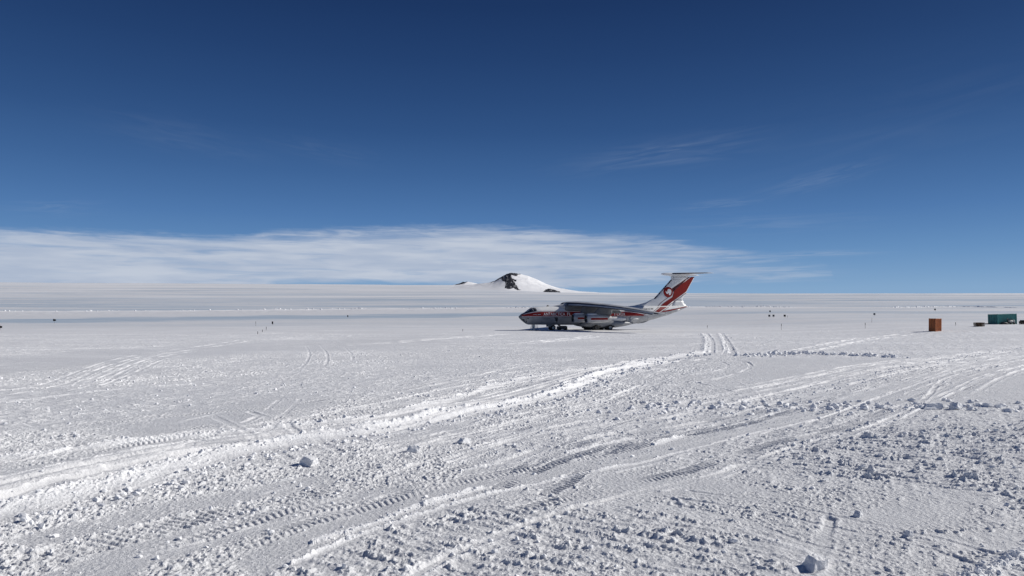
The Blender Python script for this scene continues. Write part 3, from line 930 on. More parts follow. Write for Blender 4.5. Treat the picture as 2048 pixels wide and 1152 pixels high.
def clods(name, x, y, size, label, sink=.25, mat='clod'):
    shp, f = clod_shapes()
    z = ground_z(x, y)
    V, Fc = [], []
    nv = len(shp[0])
    for k in range(len(x)):
        a = rng.uniform(0, 6.283); tl = rng.normal(0, .45)
        c, s = math.cos(a), math.sin(a); ct, st = math.cos(tl), math.sin(tl)
        w = shp[k % len(shp)] * size[k]
        w = np.stack([w[:, 0], w[:, 1] * ct - w[:, 2] * st, w[:, 1] * st + w[:, 2] * ct], 1)
        V.append(np.stack([x[k] + w[:, 0] * c - w[:, 1] * s, y[k] + w[:, 0] * s + w[:, 1] * c, z[k] + w[:, 2] + size[k] * sink], 1))
    V = np.concatenate(V)
    Fc = (np.tile(f, (len(x), 1)) + np.repeat(np.arange(len(x)) * nv, len(f))[:, None]).astype(np.int32)
    me = bpy.data.meshes.new(name)
    me.vertices.add(len(V)); me.vertices.foreach_set('co', V.astype(np.float32).ravel())
    me.loops.add(Fc.size); me.loops.foreach_set('vertex_index', Fc.ravel())
    me.polygons.add(len(Fc)); me.polygons.foreach_set('loop_start', np.arange(0, Fc.size, 3, dtype=np.int32))
    me.polygons.foreach_set('use_smooth', np.zeros(len(Fc), bool))
    me.materials.append(M[mat])
    me.update(calc_edges=True)
    o = bpy.data.objects.new(name, me)
    col.objects.link(o)
    return tag(o, label, kind='stuff')


cx_, cy_, cs_ = [], [], []
def put(x, y, s):
    cx_.append(x); cy_.append(y); cs_.append(s)
# over the rough patches
N = 265000
th = rng.uniform(R(-56), R(56), N); rad = 10 + 75 * rng.random(N) ** 1.55
px_, py_ = rad * np.sin(th), rad * np.cos(th)
Rf, rows = roughness(px_, py_)
vv = -px_ * RD[1] + py_ * RD[0] + .22 * noise2(px_ / 1.3, py_ / 1.3, 20)
inrow = np.clip(np.sin(2 * math.pi * vv / .46) + .4, 0, 1)
dens = np.clip(Rf - .42, 0, 1) ** 1.5 * np.where(rows > .3, .06 + .95 * inrow ** 3, .7) * 1.3 * (.35 + .9 * np.clip(.4 + noise2(px_ / 2.2, py_ / 2.2, 91), 0, 1))
keep = rng.random(N) < dens * .75
sz = .010 + .024 * rng.random(N) ** 2 + .085 * rng.random(N) ** 22
sz *= np.clip(rad / 26, .75, 1.1)
put(px_[keep], py_[keep], sz[keep])
# along berms and broken edges
def along(key, n, spread, lo_, hi_, pw, off=0):
    P = LN[key] if off == 0 else off_line(LN[key], -off)
    seg = np.hypot(*np.diff(P, axis=0).T)
    # more, per metre, where the line runs close by
    mid = np.hypot(*((P[1:] + P[:-1]) / 2).T)
    wgt = seg / np.maximum(mid, 12) ** 1.25
    k = rng.choice(len(seg), n, p=wgt / wgt.sum())
    t = rng.random(n)[:, None]
    p = P[k] * (1 - t) + P[k + 1] * t + rng.normal(0, spread, (n, 2))
    s = lo_ + (hi_ - lo_) * rng.random(n) ** pw
    put(p[:, 0], p[:, 1], s * np.clip(np.hypot(*p.T) / 40, .7, 1.15))
along('bermA', 2600, .30, .015, .13, 6, -.85)
along('bermA', 2200, .42, .015, .16, 6, .95)
along('bermB', 900, .25, .015, .10, 5, -.5)
along('whiteA', 350, .2, .015, .06, 3)
along('roadR', 1200, .6, .02, .09, 4, -3.2)
along('edgeR', 1100, 1.1, .015, .24, 7)
along('clodrow', 420, .8, .05, .30, 3)
along('curb', 260, .2, .02, .09, 3)
along('road', 1500, 1.0, .015, .08, 5, 2.0)
along('lane1', 60, .4, .04, .12, 2)
along('lane2', 70, .5, .04, .12, 2)
clods('snow_clods', np.concatenate(cx_), np.concatenate(cy_), np.concatenate(cs_), 'broken clods of snow scattered along the tracks and churned patches')

# white rubble along the ploughed berm beyond the runway
n = 1700
bx = rng.uniform(-330, 168, n)
gap = np.clip(.25 + noise2(bx / 26, bx * 0 + 4, 95) + .4 * noise2(bx / 7, bx * 0, 96) + .7 * sstep(-30, 20, bx), 0, 1)
kp = rng.random(n) < gap
bx = bx[kp]
by = np.interp(bx, BX, BY) + rng.normal(0, 1.6, len(bx))
bs = .14 + .7 * rng.random(len(bx)) ** 3.2
clods('snow_rubble', bx, by, bs * np.where(bx < -150, .8, 1), 'line of white snow rubble ploughed up along the far side of the runway', .05)
# steep low bank on the right, its near face in its own shade
xb = np.linspace(212, 300, 260)
yb = np.interp(xb, DX, DY)
hb = .85 * np.clip(.7 + .5 * noise2(xb / 6, xb * 0, 64) + .35 * noise2(xb / 1.6, xb * 0, 65), .12, 1.5) * sstep(212, 222, xb) * (1 - sstep(286, 300, xb)) * np.clip(.7 + 1.5 * noise2(xb / 5, xb * 0 + 2, 66), 0.05, 1)
prof_ = [(-.5, -.5), (-.12, .35), (0, .8), (.35, 1.0), (2.0, .8), (5, .3), (9, -.5)]
bk = []
for dy_, hh in prof_:
    yy_ = yb + dy_ + .25 * noise2(xb / 1.1, xb * 0 + dy_, 67)
    bk.append(np.stack([xb, yy_, ground_z(xb, yb) + np.where(hh < 0, hh, hb * hh)], 1))
bk = np.concatenate(bk)
tag(grid_object('snow_bank', bk[:, 0], bk[:, 1], bk[:, 2], (len(prof_), len(xb)), M['clod'], False, None, False), 'low cut snow bank with a dark shaded face at right', kind='structure')


def snow_block(px, py, dims, rz, label, seed):
    x, y = ground_hit(px, py)
    r = random.Random(seed)
    bm = bmesh.new()
    bmesh.ops.create_cube(bm, size=1)
    bmesh.ops.subdivide_edges(bm, edges=bm.edges[:], cuts=3, use_grid_fill=True)
    for v in bm.verts:
        n_ = v.co.normalized()
        v.co = v.co * .8 + n_ * .12
        top_ = 1 - .35 * max(0, v.co.z + .2)
        v.co.x = v.co.x * dims[0] * top_ + r.uniform(-.04, .04) * dims[0] + v.co.z * dims[0] * .2
        v.co.y = v.co.y * dims[1] * top_ + r.uniform(-.05, .05) * dims[1]
        v.co.z = v.co.z * dims[2] + r.uniform(-.05, .05) * dims[2] - .12 * dims[2] * v.co.x / dims[0]
    me = bpy.data.meshes.new('snow_block')
    bm.to_mesh(me); bm.free()
    me.materials.append(M['chunk'])
    o = bpy.data.objects.new('snow_block', me)
    col.objects.link(o)
    o.location = (x, y, gz(x, y) + dims[2] * .33)
    o.rotation_euler = (r.uniform(-.15, .15), r.uniform(-.2, .2), rz)
    return tag(o, label, 'snow block', 'large blocks of snow')


snow_block(1632, 1143, (.36, .30, .29), .35, 'angular snow block at the bottom edge, larger than any near it', 1)
snow_block(618, 932, (.50, .40, .34), -.3, 'rounded snow block with a dark shadow beside the pushed up berm', 2)
snow_block(1717, 1034, (.20, .16, .17), .7, 'small cube of snow on the edge of the smooth patch at right', 3)
snow_block(929, 889, (.46, .26, .22), .9, 'pale tilted slab of snow between the two tracks near the middle', 4)
snow_block(827, 906, (.42, .36, .28), .2, 'grey faceted snow block lying left of the pale tilted slab', 5)
snow_block(1912, 818, (.5, .45, .38), .5, 'tall leaning block of snow on the broken edge at right', 6)
snow_block(1862, 816, (1.1, .5, .34), .1, 'wide low block of snow left of the tall leaning block', 7)
snow_block(1818, 1076, (.16, .13, .17), .4, 'small upright snow stub alone on the smooth patch at right', 8)
#AEROPLANE
# ------------------------------------------------------------------ cargo aeroplane, local axes: x from nose to tail, y to starboard, z up from the snow
PD0, PYAW = 163.0, R(17)
P0 = Vector(((1037 - 1024) / F * PD0, PD0, 0))
plane = empty('cargo_aeroplane', P0, PYAW, 'white four engined jet cargo aeroplane with red stripe and T tail, parked on the snow', 'aeroplane')


def Pw(x, y, z=0.0):
    v = P0 + Vector((x * math.cos(PYAW) - y * math.sin(PYAW), x * math.sin(PYAW) + y * math.cos(PYAW), z))
    return v


I = lambda x, pts: float(np.interp(x, [p[0] for p in pts], [p[1] for p in pts]))
F_TOP = [(0, 3.24), (.12, 3.42), (.3, 3.56), (.62, 3.83), (1.3, 4.22), (1.93, 4.58), (2.5, 5.02), (3.05, 5.36), (3.71, 5.57), (4.4, 5.68), (6.4, 5.75), (10, 5.80), (24, 5.82), (29, 5.86), (34, 5.92), (40, 5.98), (43.5, 6.02), (45.2, 5.98), (45.75, 5.9), (45.9, 5.80)]
F_BOT = [(0, 3.20), (.12, 3.02), (.3, 2.82), (1.08, 2.13), (2.0, 1.52), (2.5, 1.37), (5, 1.34), (9, 1.27), (16, 1.22), (25, 1.20), (28.5, 1.22), (30.5, 1.42), (32.3, 1.72), (34.2, 2.12), (36.2, 2.60), (39.7, 3.50), (42.9, 4.56), (45.2, 5.42), (45.75, 5.65), (45.9, 5.76)]
F_W = [(0, .03), (.12, .26), (.3, .45), (1.08, 1.02), (2, 1.52), (3, 1.88), (5, 2.18), (8, 2.25), (28.5, 2.25), (33, 2.08), (37, 1.68), (40, 1.28), (43, .80), (45.2, .38), (45.75, .2), (45.9, .04)]
SX = 2.25


def f_dims(x):
    t, b, w = I(x, F_TOP), I(x, F_BOT), I(x, F_W)
    return (t + b) / 2, (t - b) / 2, w


def f_side(x, z):
    zc, hz, w = f_dims(x)
    u = min(.999, abs(z - zc) / max(hz, 1e-4))
    return w * (1 - u ** SX) ** (1 / SX)


fus = MB()
st = sorted(set([p[0] for p in F_TOP] + [p[0] for p in F_BOT] + list(np.arange(0.6, 46, .9))))
NS = 48
secs = []
for x in st:
    zc, hz, w = f_dims(x)
    sec = []
    for k in range(NS):
        a = 2 * math.pi * (k + .5) / NS
        c, s_ = math.cos(a), math.sin(a)
        sec.append((x, w * math.copysign(abs(c) ** (2 / SX), c), zc + hz * math.copysign(abs(s_) ** (2 / SX), s_)))
    secs.append(sec)
# white above the stripe, grey below it, darker in front as painted shade; a bare radome at the nose
vs = [p for s_ in secs for p in s_]
fs, ms = [], []
for i in range(len(secs) - 1):
    for k in range(NS):
        q = (i * NS + k, i * NS + (k + 1) % NS, (i + 1) * NS + (k + 1) % NS, (i + 1) * NS + k)
        zc = sum(vs[j][2] for j in q) / 4; xc = sum(vs[j][0] for j in q) / 4
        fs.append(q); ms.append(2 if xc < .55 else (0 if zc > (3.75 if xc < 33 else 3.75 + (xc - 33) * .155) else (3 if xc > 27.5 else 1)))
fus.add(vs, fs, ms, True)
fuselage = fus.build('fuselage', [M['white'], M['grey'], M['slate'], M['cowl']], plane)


def poly_mesh(polys, surf, cx=.45, cz=.22):
    """flat outlines in (x, z) laid on a curved side: cut finely, then pushed out to the surface"""
    bm = bmesh.new()
    for P in polys:
        vs_ = [bm.verts.new((p[0], 0, p[1])) for p in P]
        try:
            bm.faces.new(vs_)
        except ValueError:
            pass
    bmesh.ops.triangulate(bm, faces=bm.faces[:])
    for ax, stp in ((0, cx), (2, cz)):
        lo_ = min(v.co[ax] for v in bm.verts); hi_ = max(v.co[ax] for v in bm.verts)
        t = (math.floor(lo_ / stp) + 1) * stp
        while t < hi_:
            co = Vector((0, 0, 0)); co[ax] = t
            no = Vector((0, 0, 0)); no[ax] = 1
            bmesh.ops.bisect_plane(bm, geom=bm.verts[:] + bm.edges[:] + bm.faces[:], plane_co=co, plane_no=no)
            t += stp
    return bm


def decal(name, polys, surf, mat, parent, off=.015, sides=(-1, 1), cx=.45, cz=.22, joined=False):
    out = MB()
    for sd_ in sides:
        for P in polys:
            bm = poly_mesh([P], surf, cx, cz)
            bm.verts.index_update()
            out.add([(v.co.x, sd_ * (surf(v.co.x, v.co.z) + off), v.co.z) for v in bm.verts], [tuple(v.index for v in f_.verts) for f_ in bm.faces])
            bm.free()
    return out.build(name, mat, parent) if joined else out.build_each(name, mat, parent)


def strip(pts, w):
    """thin band along a polyline in (x, z), one outline"""
    P = [Vector(p) for p in pts]
    closed = (P[0] - P[-1]).length < 1e-6
    L_, R_ = [], []
    for i, p in enumerate(P):
        a = P[i - 1] if i > 0 else (P[-2] if closed else None)
        b = P[i + 1] if i < len(P) - 1 else (P[1] if closed else None)
        d = Vector((0, 0))
        if a is not None: d += (p - a).normalized()
        if b is not None: d += (b - p).normalized()
        d.normalize()
        n_ = Vector((-d.y, d.x)) * w / 2
        if closed: n_ *= 1.3
        L_.append((p.x + n_.x, p.y + n_.y)); R_.append((p.x - n_.x, p.y - n_.y))
    if closed:
        L_[-1] = (L_[-1][0] + 1e-4, L_[-1][1] + 1e-4); R_[-1] = (R_[-1][0] + 1e-4, R_[-1][1] + 1e-4)
    return [L_ + R_[::-1]]


def text_decal(name, txt, x0, x1, z0, z1, surf, mat, parent, off=.03, shear=0.0, bold=.0):
    cu = bpy.data.curves.new('text', 'FONT')
    cu.body = txt
    cu.offset = bold
    cu.space_character = 1.05
    tmp = bpy.data.objects.new('text', cu)
    col.objects.link(tmp)
    bpy.context.view_layer.update()
    me = bpy.data.meshes.new_from_object(tmp.evaluated_get(bpy.context.evaluated_depsgraph_get()))
    bpy.data.objects.remove(tmp)
    co = np.array([v.co[:] for v in me.vertices])
    lo_, hi_ = co.min(0), co.max(0)
    X = x0 + (co[:, 0] - lo_[0]) / (hi_[0] - lo_[0]) * (x1 - x0)
    Z = z0 + (co[:, 1] - lo_[1]) / (hi_[1] - lo_[1]) * (z1 - z0)
    X = X + (Z - z0) * shear
    bm = bmesh.new()
    vs_ = [bm.verts.new((a, 0, b)) for a, b in zip(X, Z)]
    for p in me.polygons:
        try:
            bm.faces.new([vs_[i] for i in p.vertices])
        except ValueError:
            pass
    for t in np.arange(math.floor(z0 / .2) * .2, z1, .2):
        bmesh.ops.bisect_plane(bm, geom=bm.verts[:] + bm.edges[:] + bm.faces[:], plane_co=(0, 0, t), plane_no=(0, 0, 1))
    bm.verts.index_update()
    out = MB().add([(v.co.x, -(surf(v.co.x, v.co.z) + off), v.co.z) for v in bm.verts], [tuple(v.index for v in f_.verts) for f_ in bm.faces])
    bm.free()
    bpy.data.meshes.remove(me)
    return out.build(name, mat, parent)


# stripe along the side, with its thin outlines
top_e = [(.55, 3.62), (1.0, 3.80), (1.73, 3.98), (3.43, 4.33), (5, 4.45), (25.7, 4.45), (28, 4.36), (30, 4.15), (32.6, 3.70)]
bot_e = [(32.0, 3.44), (28, 3.40), (24, 3.38), (.55, 3.40)]
decal('stripe', [top_e + bot_e], f_side, M['red'], fuselage)
up = [(.55, 3.86), (1.73, 4.22), (3.43, 4.54), (5, 4.62), (25.7, 4.62), (28.5, 4.50), (30.5, 4.26), (32.9, 3.86)]
lowl = [(.55, 3.27), (24, 3.22), (28, 3.25), (33.3, 3.42)]
decal('stripe_outline', strip(up, .075) + strip(lowl, .075), f_side, M['redline'], fuselage, .014)
decal('stripe_outline', strip([(p[0], p[1] - .09) for p in up], .07) + strip([(p[0], p[1] + .09) for p in lowl], .07), f_side, M['letter'], fuselage, .013)
# anti-glare panel and cockpit glazing
decal('antiglare_panel', [[(.62, 3.80), (.62, 3.70), (1.35, 4.02), (2.2, 4.22), (3.0, 4.42), (4.0, 4.55), (4.02, 5.10), (3.85, 5.32), (3.2, 5.44), (2.95, 5.32), (2.5, 5.0), (1.93, 4.56), (1.3, 4.2)]], f_side, M['black'], fuselage, .02, cx=.2, cz=.1)
gl = [[(2.35, 4.62), (2.75, 4.62), (2.80, 5.06), (2.62, 5.02)], [(2.85, 4.62), (3.3, 4.62), (3.3, 5.18), (2.92, 5.10)], [(3.4, 4.62), (3.86, 4.62), (3.84, 5.02), (3.68, 5.18), (3.4, 5.2)]]
cw = decal('cockpit_window', gl, f_side, M['glass'], fuselage, .035, cx=.2, cz=.1)
fr = []
for g in gl:
    fr += strip(g, .045)
decal('window_frame', fr, f_side, M['grey'], fuselage, .045, cx=.2, cz=.1)
decal('nose_glazing', [[(.50, 2.75), (1.15, 2.75), (1.30, 2.05), (1.9, 1.62), (1.35, 1.92), (.9, 2.32)]], f_side, M['glass'], fuselage, .018, cx=.2, cz=.1)
decal('nose_window', [[(1.72, 2.78), (2.12, 2.78), (2.12, 3.04), (1.72, 3.04)], [(1.36, 2.80), (1.58, 2.80), (1.58, 3.0), (1.36, 3.0)], [(1.42, 2.38), (1.66, 2.38), (1.66, 2.6), (1.42, 2.6)], [(1.5, 1.95), (1.72, 1.95), (1.72, 2.2), (1.5, 2.2)]], f_side, M['glass'], fuselage, .022, cx=.2, cz=.1)
door = [(8.25, 1.7), (9.18, 1.7), (9.18, 3.08), (8.25, 3.08), (8.25, 1.7)]
dr = decal('entry_door', [door[:-1]], f_side, M['grey'], plane, .012)
for d_, sd_ in zip(dr, (-1, 1)):
    decal('door_outline', strip(door[:-1], .06), f_side, M['dark'], d_, .025, sides=(sd_,))
    decal('door_window', [[(8.62, 2.3), (8.82, 2.3), (8.82, 2.52), (8.62, 2.52)]], f_side, M['glass'], d_, .03, sides=(sd_,))
text_decal('lettering', 'ANTARCTICA', 5.55, 11.05, 3.52, 4.27, f_side, M['letter'], fuselage, bold=.012)
text_decal('lettering', 'FL', 11.55, 12.60, 3.52, 4.27, f_side, M['letter'], fuselage, bold=.012)
text_decal('lettering', 'Y CRUX', 23.85, 26.95, 3.47, 4.17, f_side, M['letter'], fuselage, bold=.012)
text_decal('registration', 'RA-76842', 30.55, 34.15, 4.98, 5.32, f_side, M['black'], fuselage, bold=.015)
decal('registration_flag', [[(34.3, 5.05), (35.05, 5.05), (35.05, 5.28), (34.3, 5.28)]], f_side, M['black'], fuselage, .03, sides=(-1,))
# small line of writing too faint to read, as short dashes
def dashes(x0, x1, z, h, seed, n_):
    r = random.Random(seed); out = []; x = x0
    stp = (x1 - x0) / n_
    for k in range(n_):
        w = stp * r.uniform(.45, .75)
        out.append([(x, z), (x + w, z), (x + w, z + h * r.uniform(.7, 1)), (x, z + h * r.uniform(.7, 1))])
        x += stp
    return out
decal('small_lettering', dashes(3.15, 4.0, 3.74, .14, 1, 6) + dashes(4.2, 4.9, 3.74, .14, 2, 5), f_side, M['letter'], fuselage, .03, sides=(-1,), joined=True)
decal('small_lettering', dashes(5.6, 6.15, 2.72, .17, 3, 4) + dashes(6.3, 7.35, 2.72, .17, 4, 7), f_side, M['dark'], fuselage, .03, sides=(-1,), joined=True)
# band that climbs from the side up the fin: lower part, and the thin flash to the tail cone
decal('stripe', [[(37.25, 5.62), (36.2, 5.0), (34.55, 3.98), (35.9, 3.86), (37.6, 4.85), (39.25, 5.62)]], f_side, M['red'], fuselage, .02)
decal('stripe_outline', strip([(36.78, 5.62), (35.8, 5.05), (34.0, 3.92)], .12) + strip([(39.72, 5.62), (38.1, 4.80), (36.3, 3.78)], .12), f_side, M['redline'], fuselage, .02)
decal('stripe', [[(36.9, 4.30), (38.2, 4.72), (42, 5.30), (45.2, 5.84), (45.55, 5.74), (43, 5.22), (39.5, 4.52)]], f_side, M['red'], fuselage, .02)
# panel lines and the rear ramp
decal('panel_line', strip([(33.4, 3.2), (33.7, 2.05)], .05) + strip([(28.0, 3.2), (28.0, 1.3)], .035) + strip([(20.0, 3.2), (20.0, 1.5)], .03) + strip([(13.5, 3.2), (13.5, 1.5)], .03) + strip([(5.2, 3.2), (5.2, 1.6)], .03) + strip([(38.5, 4.4), (38.8, 3.3)], .035), f_side, M['dark'], fuselage, .012)
MB().loft([[(x, r_ * math.cos(a), zc_ + hz_ * math.sin(a)) for a in np.linspace(0, 2 * math.pi, 16, endpoint=False)] for x, r_, zc_, hz_ in ((30.6, .05, 1.6, .05), (31.6, .8, 1.75, .28), (33.0, 1.0, 1.95, .38), (34.4, .6, 2.3, .2), (35, .05, 2.42, .05))]).build('ramp_fairing', M['grey'], fuselage)

# ---- wing root fairing and gear fairings
def superloft(st_, n_=32, ex=2.6):
    secs_ = []
    for x, y0, w, z0, z1 in st_:
        sec = []
        zc_, hz_ = (z0 + z1) / 2, (z1 - z0) / 2
        for k in range(n_):
            a = 2 * math.pi * (k + .5) / n_
            c, s_ = math.cos(a), math.sin(a)
            sec.append((x, y0 + w * math.copysign(abs(c) ** (2 / ex), c), zc_ + hz_ * math.copysign(abs(s_) ** (2 / ex), s_)))
        secs_.append(sec)
    return secs_
cf = MB()
cf.loft(superloft([(8.5, 0, .3, 5.0, 5.74), (9.6, 0, 1.0, 4.9, 5.98), (10.8, 0, 1.7, 4.7, 6.22), (11.6, 0, 2.15, 4.6, 6.38), (13, 0, 2.3, 4.55, 6.62), (18, 0, 2.35, 4.5, 6.70), (22, 0, 2.2, 4.6, 6.42), (25, 0, 1.5, 4.8, 6.1), (27.5, 0, .4, 5.0, 5.82)]))
cf.loft(superloft([(11.15, 0, 2.28, 4.62, 6.0), (11.7, 0, 2.5, 4.56, 6.34), (14, 0, 2.56, 4.52, 6.44), (20, 0, 2.56, 4.5, 6.3), (22.5, 0, 2.3, 4.6, 6.0)], 32, 4), 1)
cf.build_each('wing_root_fairing', [M['wing'], M['under']], plane)  # outer fairing uses the grey that has shade painted in
for sgn in (-1, 1):
    g = MB()
    g.loft(superloft([(15.0, sgn * 1.7, .25, 1.1, 1.4), (16.0, sgn * 1.95, .8, .86, 1.9), (17.4, sgn * 2.1, 1.2, .64, 2.2), (20, sgn * 2.15, 1.35, .56, 2.35), (24.2, sgn * 2.1, 1.3, .58, 2.3), (26.2, sgn * 1.95, 1.05, .82, 2.15), (28.2, sgn * 1.7, .6, 1.15, 1.95), (29.4, sgn * 1.5, .15, 1.4, 1.7)]))
    g.build('gear_fairing', M['grey'], plane)
    g = MB()
    g.loft(superloft([(20.8, sgn * 1.9, .2, 2.3, 2.7), (22, sgn * 2.0, .55, 2.1, 3.0), (24, sgn * 2.05, .72, 2.0, 3.18), (26, sgn * 2.05, .66, 2.1, 3.15), (27.0, sgn * 2.0, .38, 2.3, 2.95), (27.4, sgn * 1.95, .1, 2.5, 2.7)]))
    g.build('gear_blister', M['white'], plane)
    g = MB()
    g.loft(superloft([(28.9, sgn * 2.0, .05, 2.62, 2.7), (29.4, sgn * 2.05, .32, 2.5, 2.9), (30.1, sgn * 2.0, .3, 2.52, 2.82), (31, sgn * 1.95, .05, 2.6, 2.68)], 16, 2))
    g.build('side_fairing', M['white'], plane)

# ---- wings
AF = [(1, .0), (.85, .028), (.7, .055), (.5, .078), (.3, .085), (.15, .072), (.06, .05), (.02, .03), (0, .0), (.02, -.022), (.06, -.032), (.15, -.042), (.3, -.048), (.5, -.042), (.7, -.028), (.85, -.014)]
# span station, leading edge x, leading edge z, chord
WS = [(2.2, 11.5, 6.22, 8.9), (6, 13.4, 6.10, 7.7), (10.6, 15.75, 5.82, 6.3), (16, 18.45, 5.32, 4.9), (21, 20.95, 4.66, 3.7), (24.6, 22.75, 4.12, 2.85), (25.2, 23.3, 4.04, 2.2)]
def wing_at(y):
    return tuple(I(y, [(w[0], w[j]) for w in WS]) for j in (1, 2, 3))
def airfoil(y, sgn, f0=0.0, f1=1.0, inc=R(2.2), thick=1.15):
    x0, z0, c = wing_at(y)
    pts = []
    for u, t in AF:
        uu = min(max(u, f0), f1)
        t = t * thick
        if u > f1 and f1 < 1:
            t = np.interp(f1, [.7, .85, 1], [.055, .028, 0]) * (1 if t > 0 else -.5)
        dx, dz = uu * c, t * c
        pts.append((x0 + dx * math.cos(inc) + dz * math.sin(inc), sgn * y, z0 - dx * math.sin(inc) + dz * math.cos(inc)))
    return pts
LEM = [2 if (AF[k][1] < 0 and AF[(k + 1) % len(AF)][1] <= 0 and AF[k][0] > .06 or k == len(AF) - 1) else 1 if (AF[k][0] <= .06 and AF[(k + 1) % len(AF)][0] <= .06) else 0 for k in range(len(AF))]
for sgn in (-1, 1):
    w = MB()
    YI = [0.6, 2.2, 4, 6, 8, 10.8]; YO = [10.8, 13.5, 16, 18.5, 21, 23, 24.6, 25.2]
    w.loft([airfoil(max(y, 2.2) if y > 1 else 2.2, sgn, 0, .72) if y > 1 else [(p[0], sgn * .6, p[2]) for p in airfoil(2.2, sgn, 0, .72)] for y in YI], LEM)
    w.loft([airfoil(y, sgn) for y in YO], LEM)
    wing = w.build('wing', [M['wing'], M['navy'], M['under']], plane)
    # drooped slat ahead of the leading edge
    s_ = MB()
    secs_ = []
    for y in (2.9, 6, 10.6, 16, 21, 24.4):
        x0, z0, c = wing_at(y)
        k_ = .75 + .25 * (c / 8)
        pro = [(.35, .20), (.1, .17), (-.12, .05), (-.30, -.16), (-.34, -.30), (-.26, -.36), (-.12, -.22), (.06, -.02)]
        secs_.append([(x0 + a * k_, sgn * y, z0 + b * k_ - .02) for a, b in pro])
    s_.loft(secs_, [0, 0, 0, 1, 1, 1, 1, 1])
    s_.build('slat', [M['wing'], M['navy']], wing)
    # lowered inboard flap in two panels
    fl = MB()
    for f_at, ang_, ch, dz0 in ((.70, 32, .23, -.02), (.885, 46, .15, None)):
        secs_ = []
        for y in (2.7, 4.5, 6.5, 8.5, 10.5):
            x0, z0, c = wing_at(y)
            a1 = R(32)
            bx_ = x0 + .70 * c; bz_ = z0 - .70 * c * math.sin(R(2.2)) - .05
            if dz0 is None:
                bx_ += .235 * c * math.cos(a1) ; bz_ -= .235 * c * math.sin(a1) + .02
            a_ = R(ang_); cc = ch * c
            pro = [(0, .0), (.08, .055), (.3, .075), (.65, .045), (1, 0), (.6, -.02), (.25, -.035), (.06, -.03)]
            secs_.append([(bx_ + u * cc * math.cos(a_) + v * cc * math.sin(a_), sgn * y, bz_ - u * cc * math.sin(a_) + v * cc * math.cos(a_)) for u, v in pro])
        fl.loft(secs_)
    fl.build_each('flap', M['under'], wing)
    # flap track fairings
    ft = MB()
    for y in (13.5, 17.5, 21.2):
        x0, z0, c = wing_at(y)
        ft.loft(superloft([(x0 + .52 * c, sgn * y, .04, z0 - .30, z0 - .24), (x0 + .68 * c, sgn * y, .14, z0 - .46, z0 - .12), (x0 + .9 * c, sgn * y, .12, z0 - .42, z0 - .12), (x0 + 1.08 * c, sgn * y, .02, z0 - .26, z0 - .2)], 12, 2))
    ft.build_each('track_fairing', M['under'], wing)

    # ---- engines
    for y, x0, zc_ in ((6.35, 11.35, 2.98), (10.6, 12.85, 2.90)):
        e = MB()
        prof = [(.55, 0), (.55, .74), (.12, .80), (0, .87), (.03, .93), (.25, .99), (1.2, 1.03), (3.0, 1.02), (4.4, .93), (5.3, .80), (5.95, .66), (6.35, .58), (6.3, .53), (5.6, .5), (5.6, 0)]
        mi_ = []
        eng = None
        body = MB().revolve(prof[3:12], (x0, sgn * y, zc_), 'X', 36)
        eng = body.build('engine', M['cowl'], plane)
        MB().revolve(prof[:4], (x0, sgn * y, zc_), 'X', 36).build('intake', M['black'], eng)
        MB().revolve([(.2, 0), (.28, .1), (.42, .2), (.56, .27)], (x0, sgn * y, zc_), 'X', 16).build('spinner', M['steel'], eng)
        MB().revolve(prof[11:], (x0, sgn * y, zc_), 'X', 30).build('exhaust', M['dark'], eng)
        MB().revolve([(-.005, .86), (-.02, .90), (.04, .955), (.16, .985)], (x0, sgn * y, zc_), 'X', 36).build('intake_lip', M['steel'], eng)
        pr = [(p[0] + x0, p[1]) for p in prof[4:12]]
        ns = lambda x, z, pr=pr, zc_=zc_: math.sqrt(max(.0, I(x, pr) ** 2 - (z - zc_) ** 2))
        bands = [[(x0 + .85, zc_ - .28), (x0 + 5.15, zc_ - .28), (x0 + 5.15, zc_ + .18), (x0 + .85, zc_ + .18)]]
        lines_ = strip([(x0 + .85, zc_ + .30), (x0 + 5.15, zc_ + .30)], .09) + strip([(x0 + .85, zc_ - .40), (x0 + 5.15, zc_ - .40)], .09)
        thin_ = strip([(x0 + .85, zc_ - .50), (x0 + 5.15, zc_ - .50)], .05)
        for nm, pl, mt in (('stripe', bands, 'red'), ('stripe_outline', lines_, 'letter'), ('stripe_outline', thin_, 'redline')):
            out = MB()
            for sd_ in (-1, 1):
                bm = poly_mesh(pl, None, .5, .1)
                bm.verts.index_update()
                out.add([(v.co.x, sgn * y + sd_ * (ns(v.co.x, v.co.z) + .015), v.co.z) for v in bm.verts], [tuple(v.index for v in f_.verts) for f_ in bm.faces])
                bm.free()
            out.build_each(nm, M[mt], eng)
        # top cowl, its sunlit patch painted white, and the pylon up to the wing
        MB().loft(superloft([(x0 + .22, sgn * y, .12, zc_ + .72, zc_ + .98), (x0 + .5, sgn * y, .50, zc_ + .55, zc_ + 1.16), (x0 + 1.3, sgn * y, .56, zc_ + .5, zc_ + 1.24), (x0 + 2.3, sgn * y, .5, zc_ + .5, zc_ + 1.2), (x0 + 2.9, sgn * y, .2, zc_ + .5, zc_ + 1.08)], 20, 3)).build('sunlit_top_cowl', M['white'], eng)
        wx, wz, wc = wing_at(y)
        pl_ = MB()
        secs_ = []
        for xa, xb, z in ((x0 + 1.1, x0 + 6.3, zc_ + .75), (x0 + 1.9, x0 + 6.6, zc_ + 1.25), (wx + .1, wx + .62 * wc, wz - .62), (wx + .35, wx + .66 * wc, wz - .02)):
            L_ = xb - xa
            secs_.append([(xa + L_ * u, sgn * y + v, z + (.0 if u < .5 else 0)) for u, v in ((0, 0), (.06, .12), (.3, .2), (.7, .17), (1, 0), (.7, -.17), (.3, -.2), (.06, -.12))])
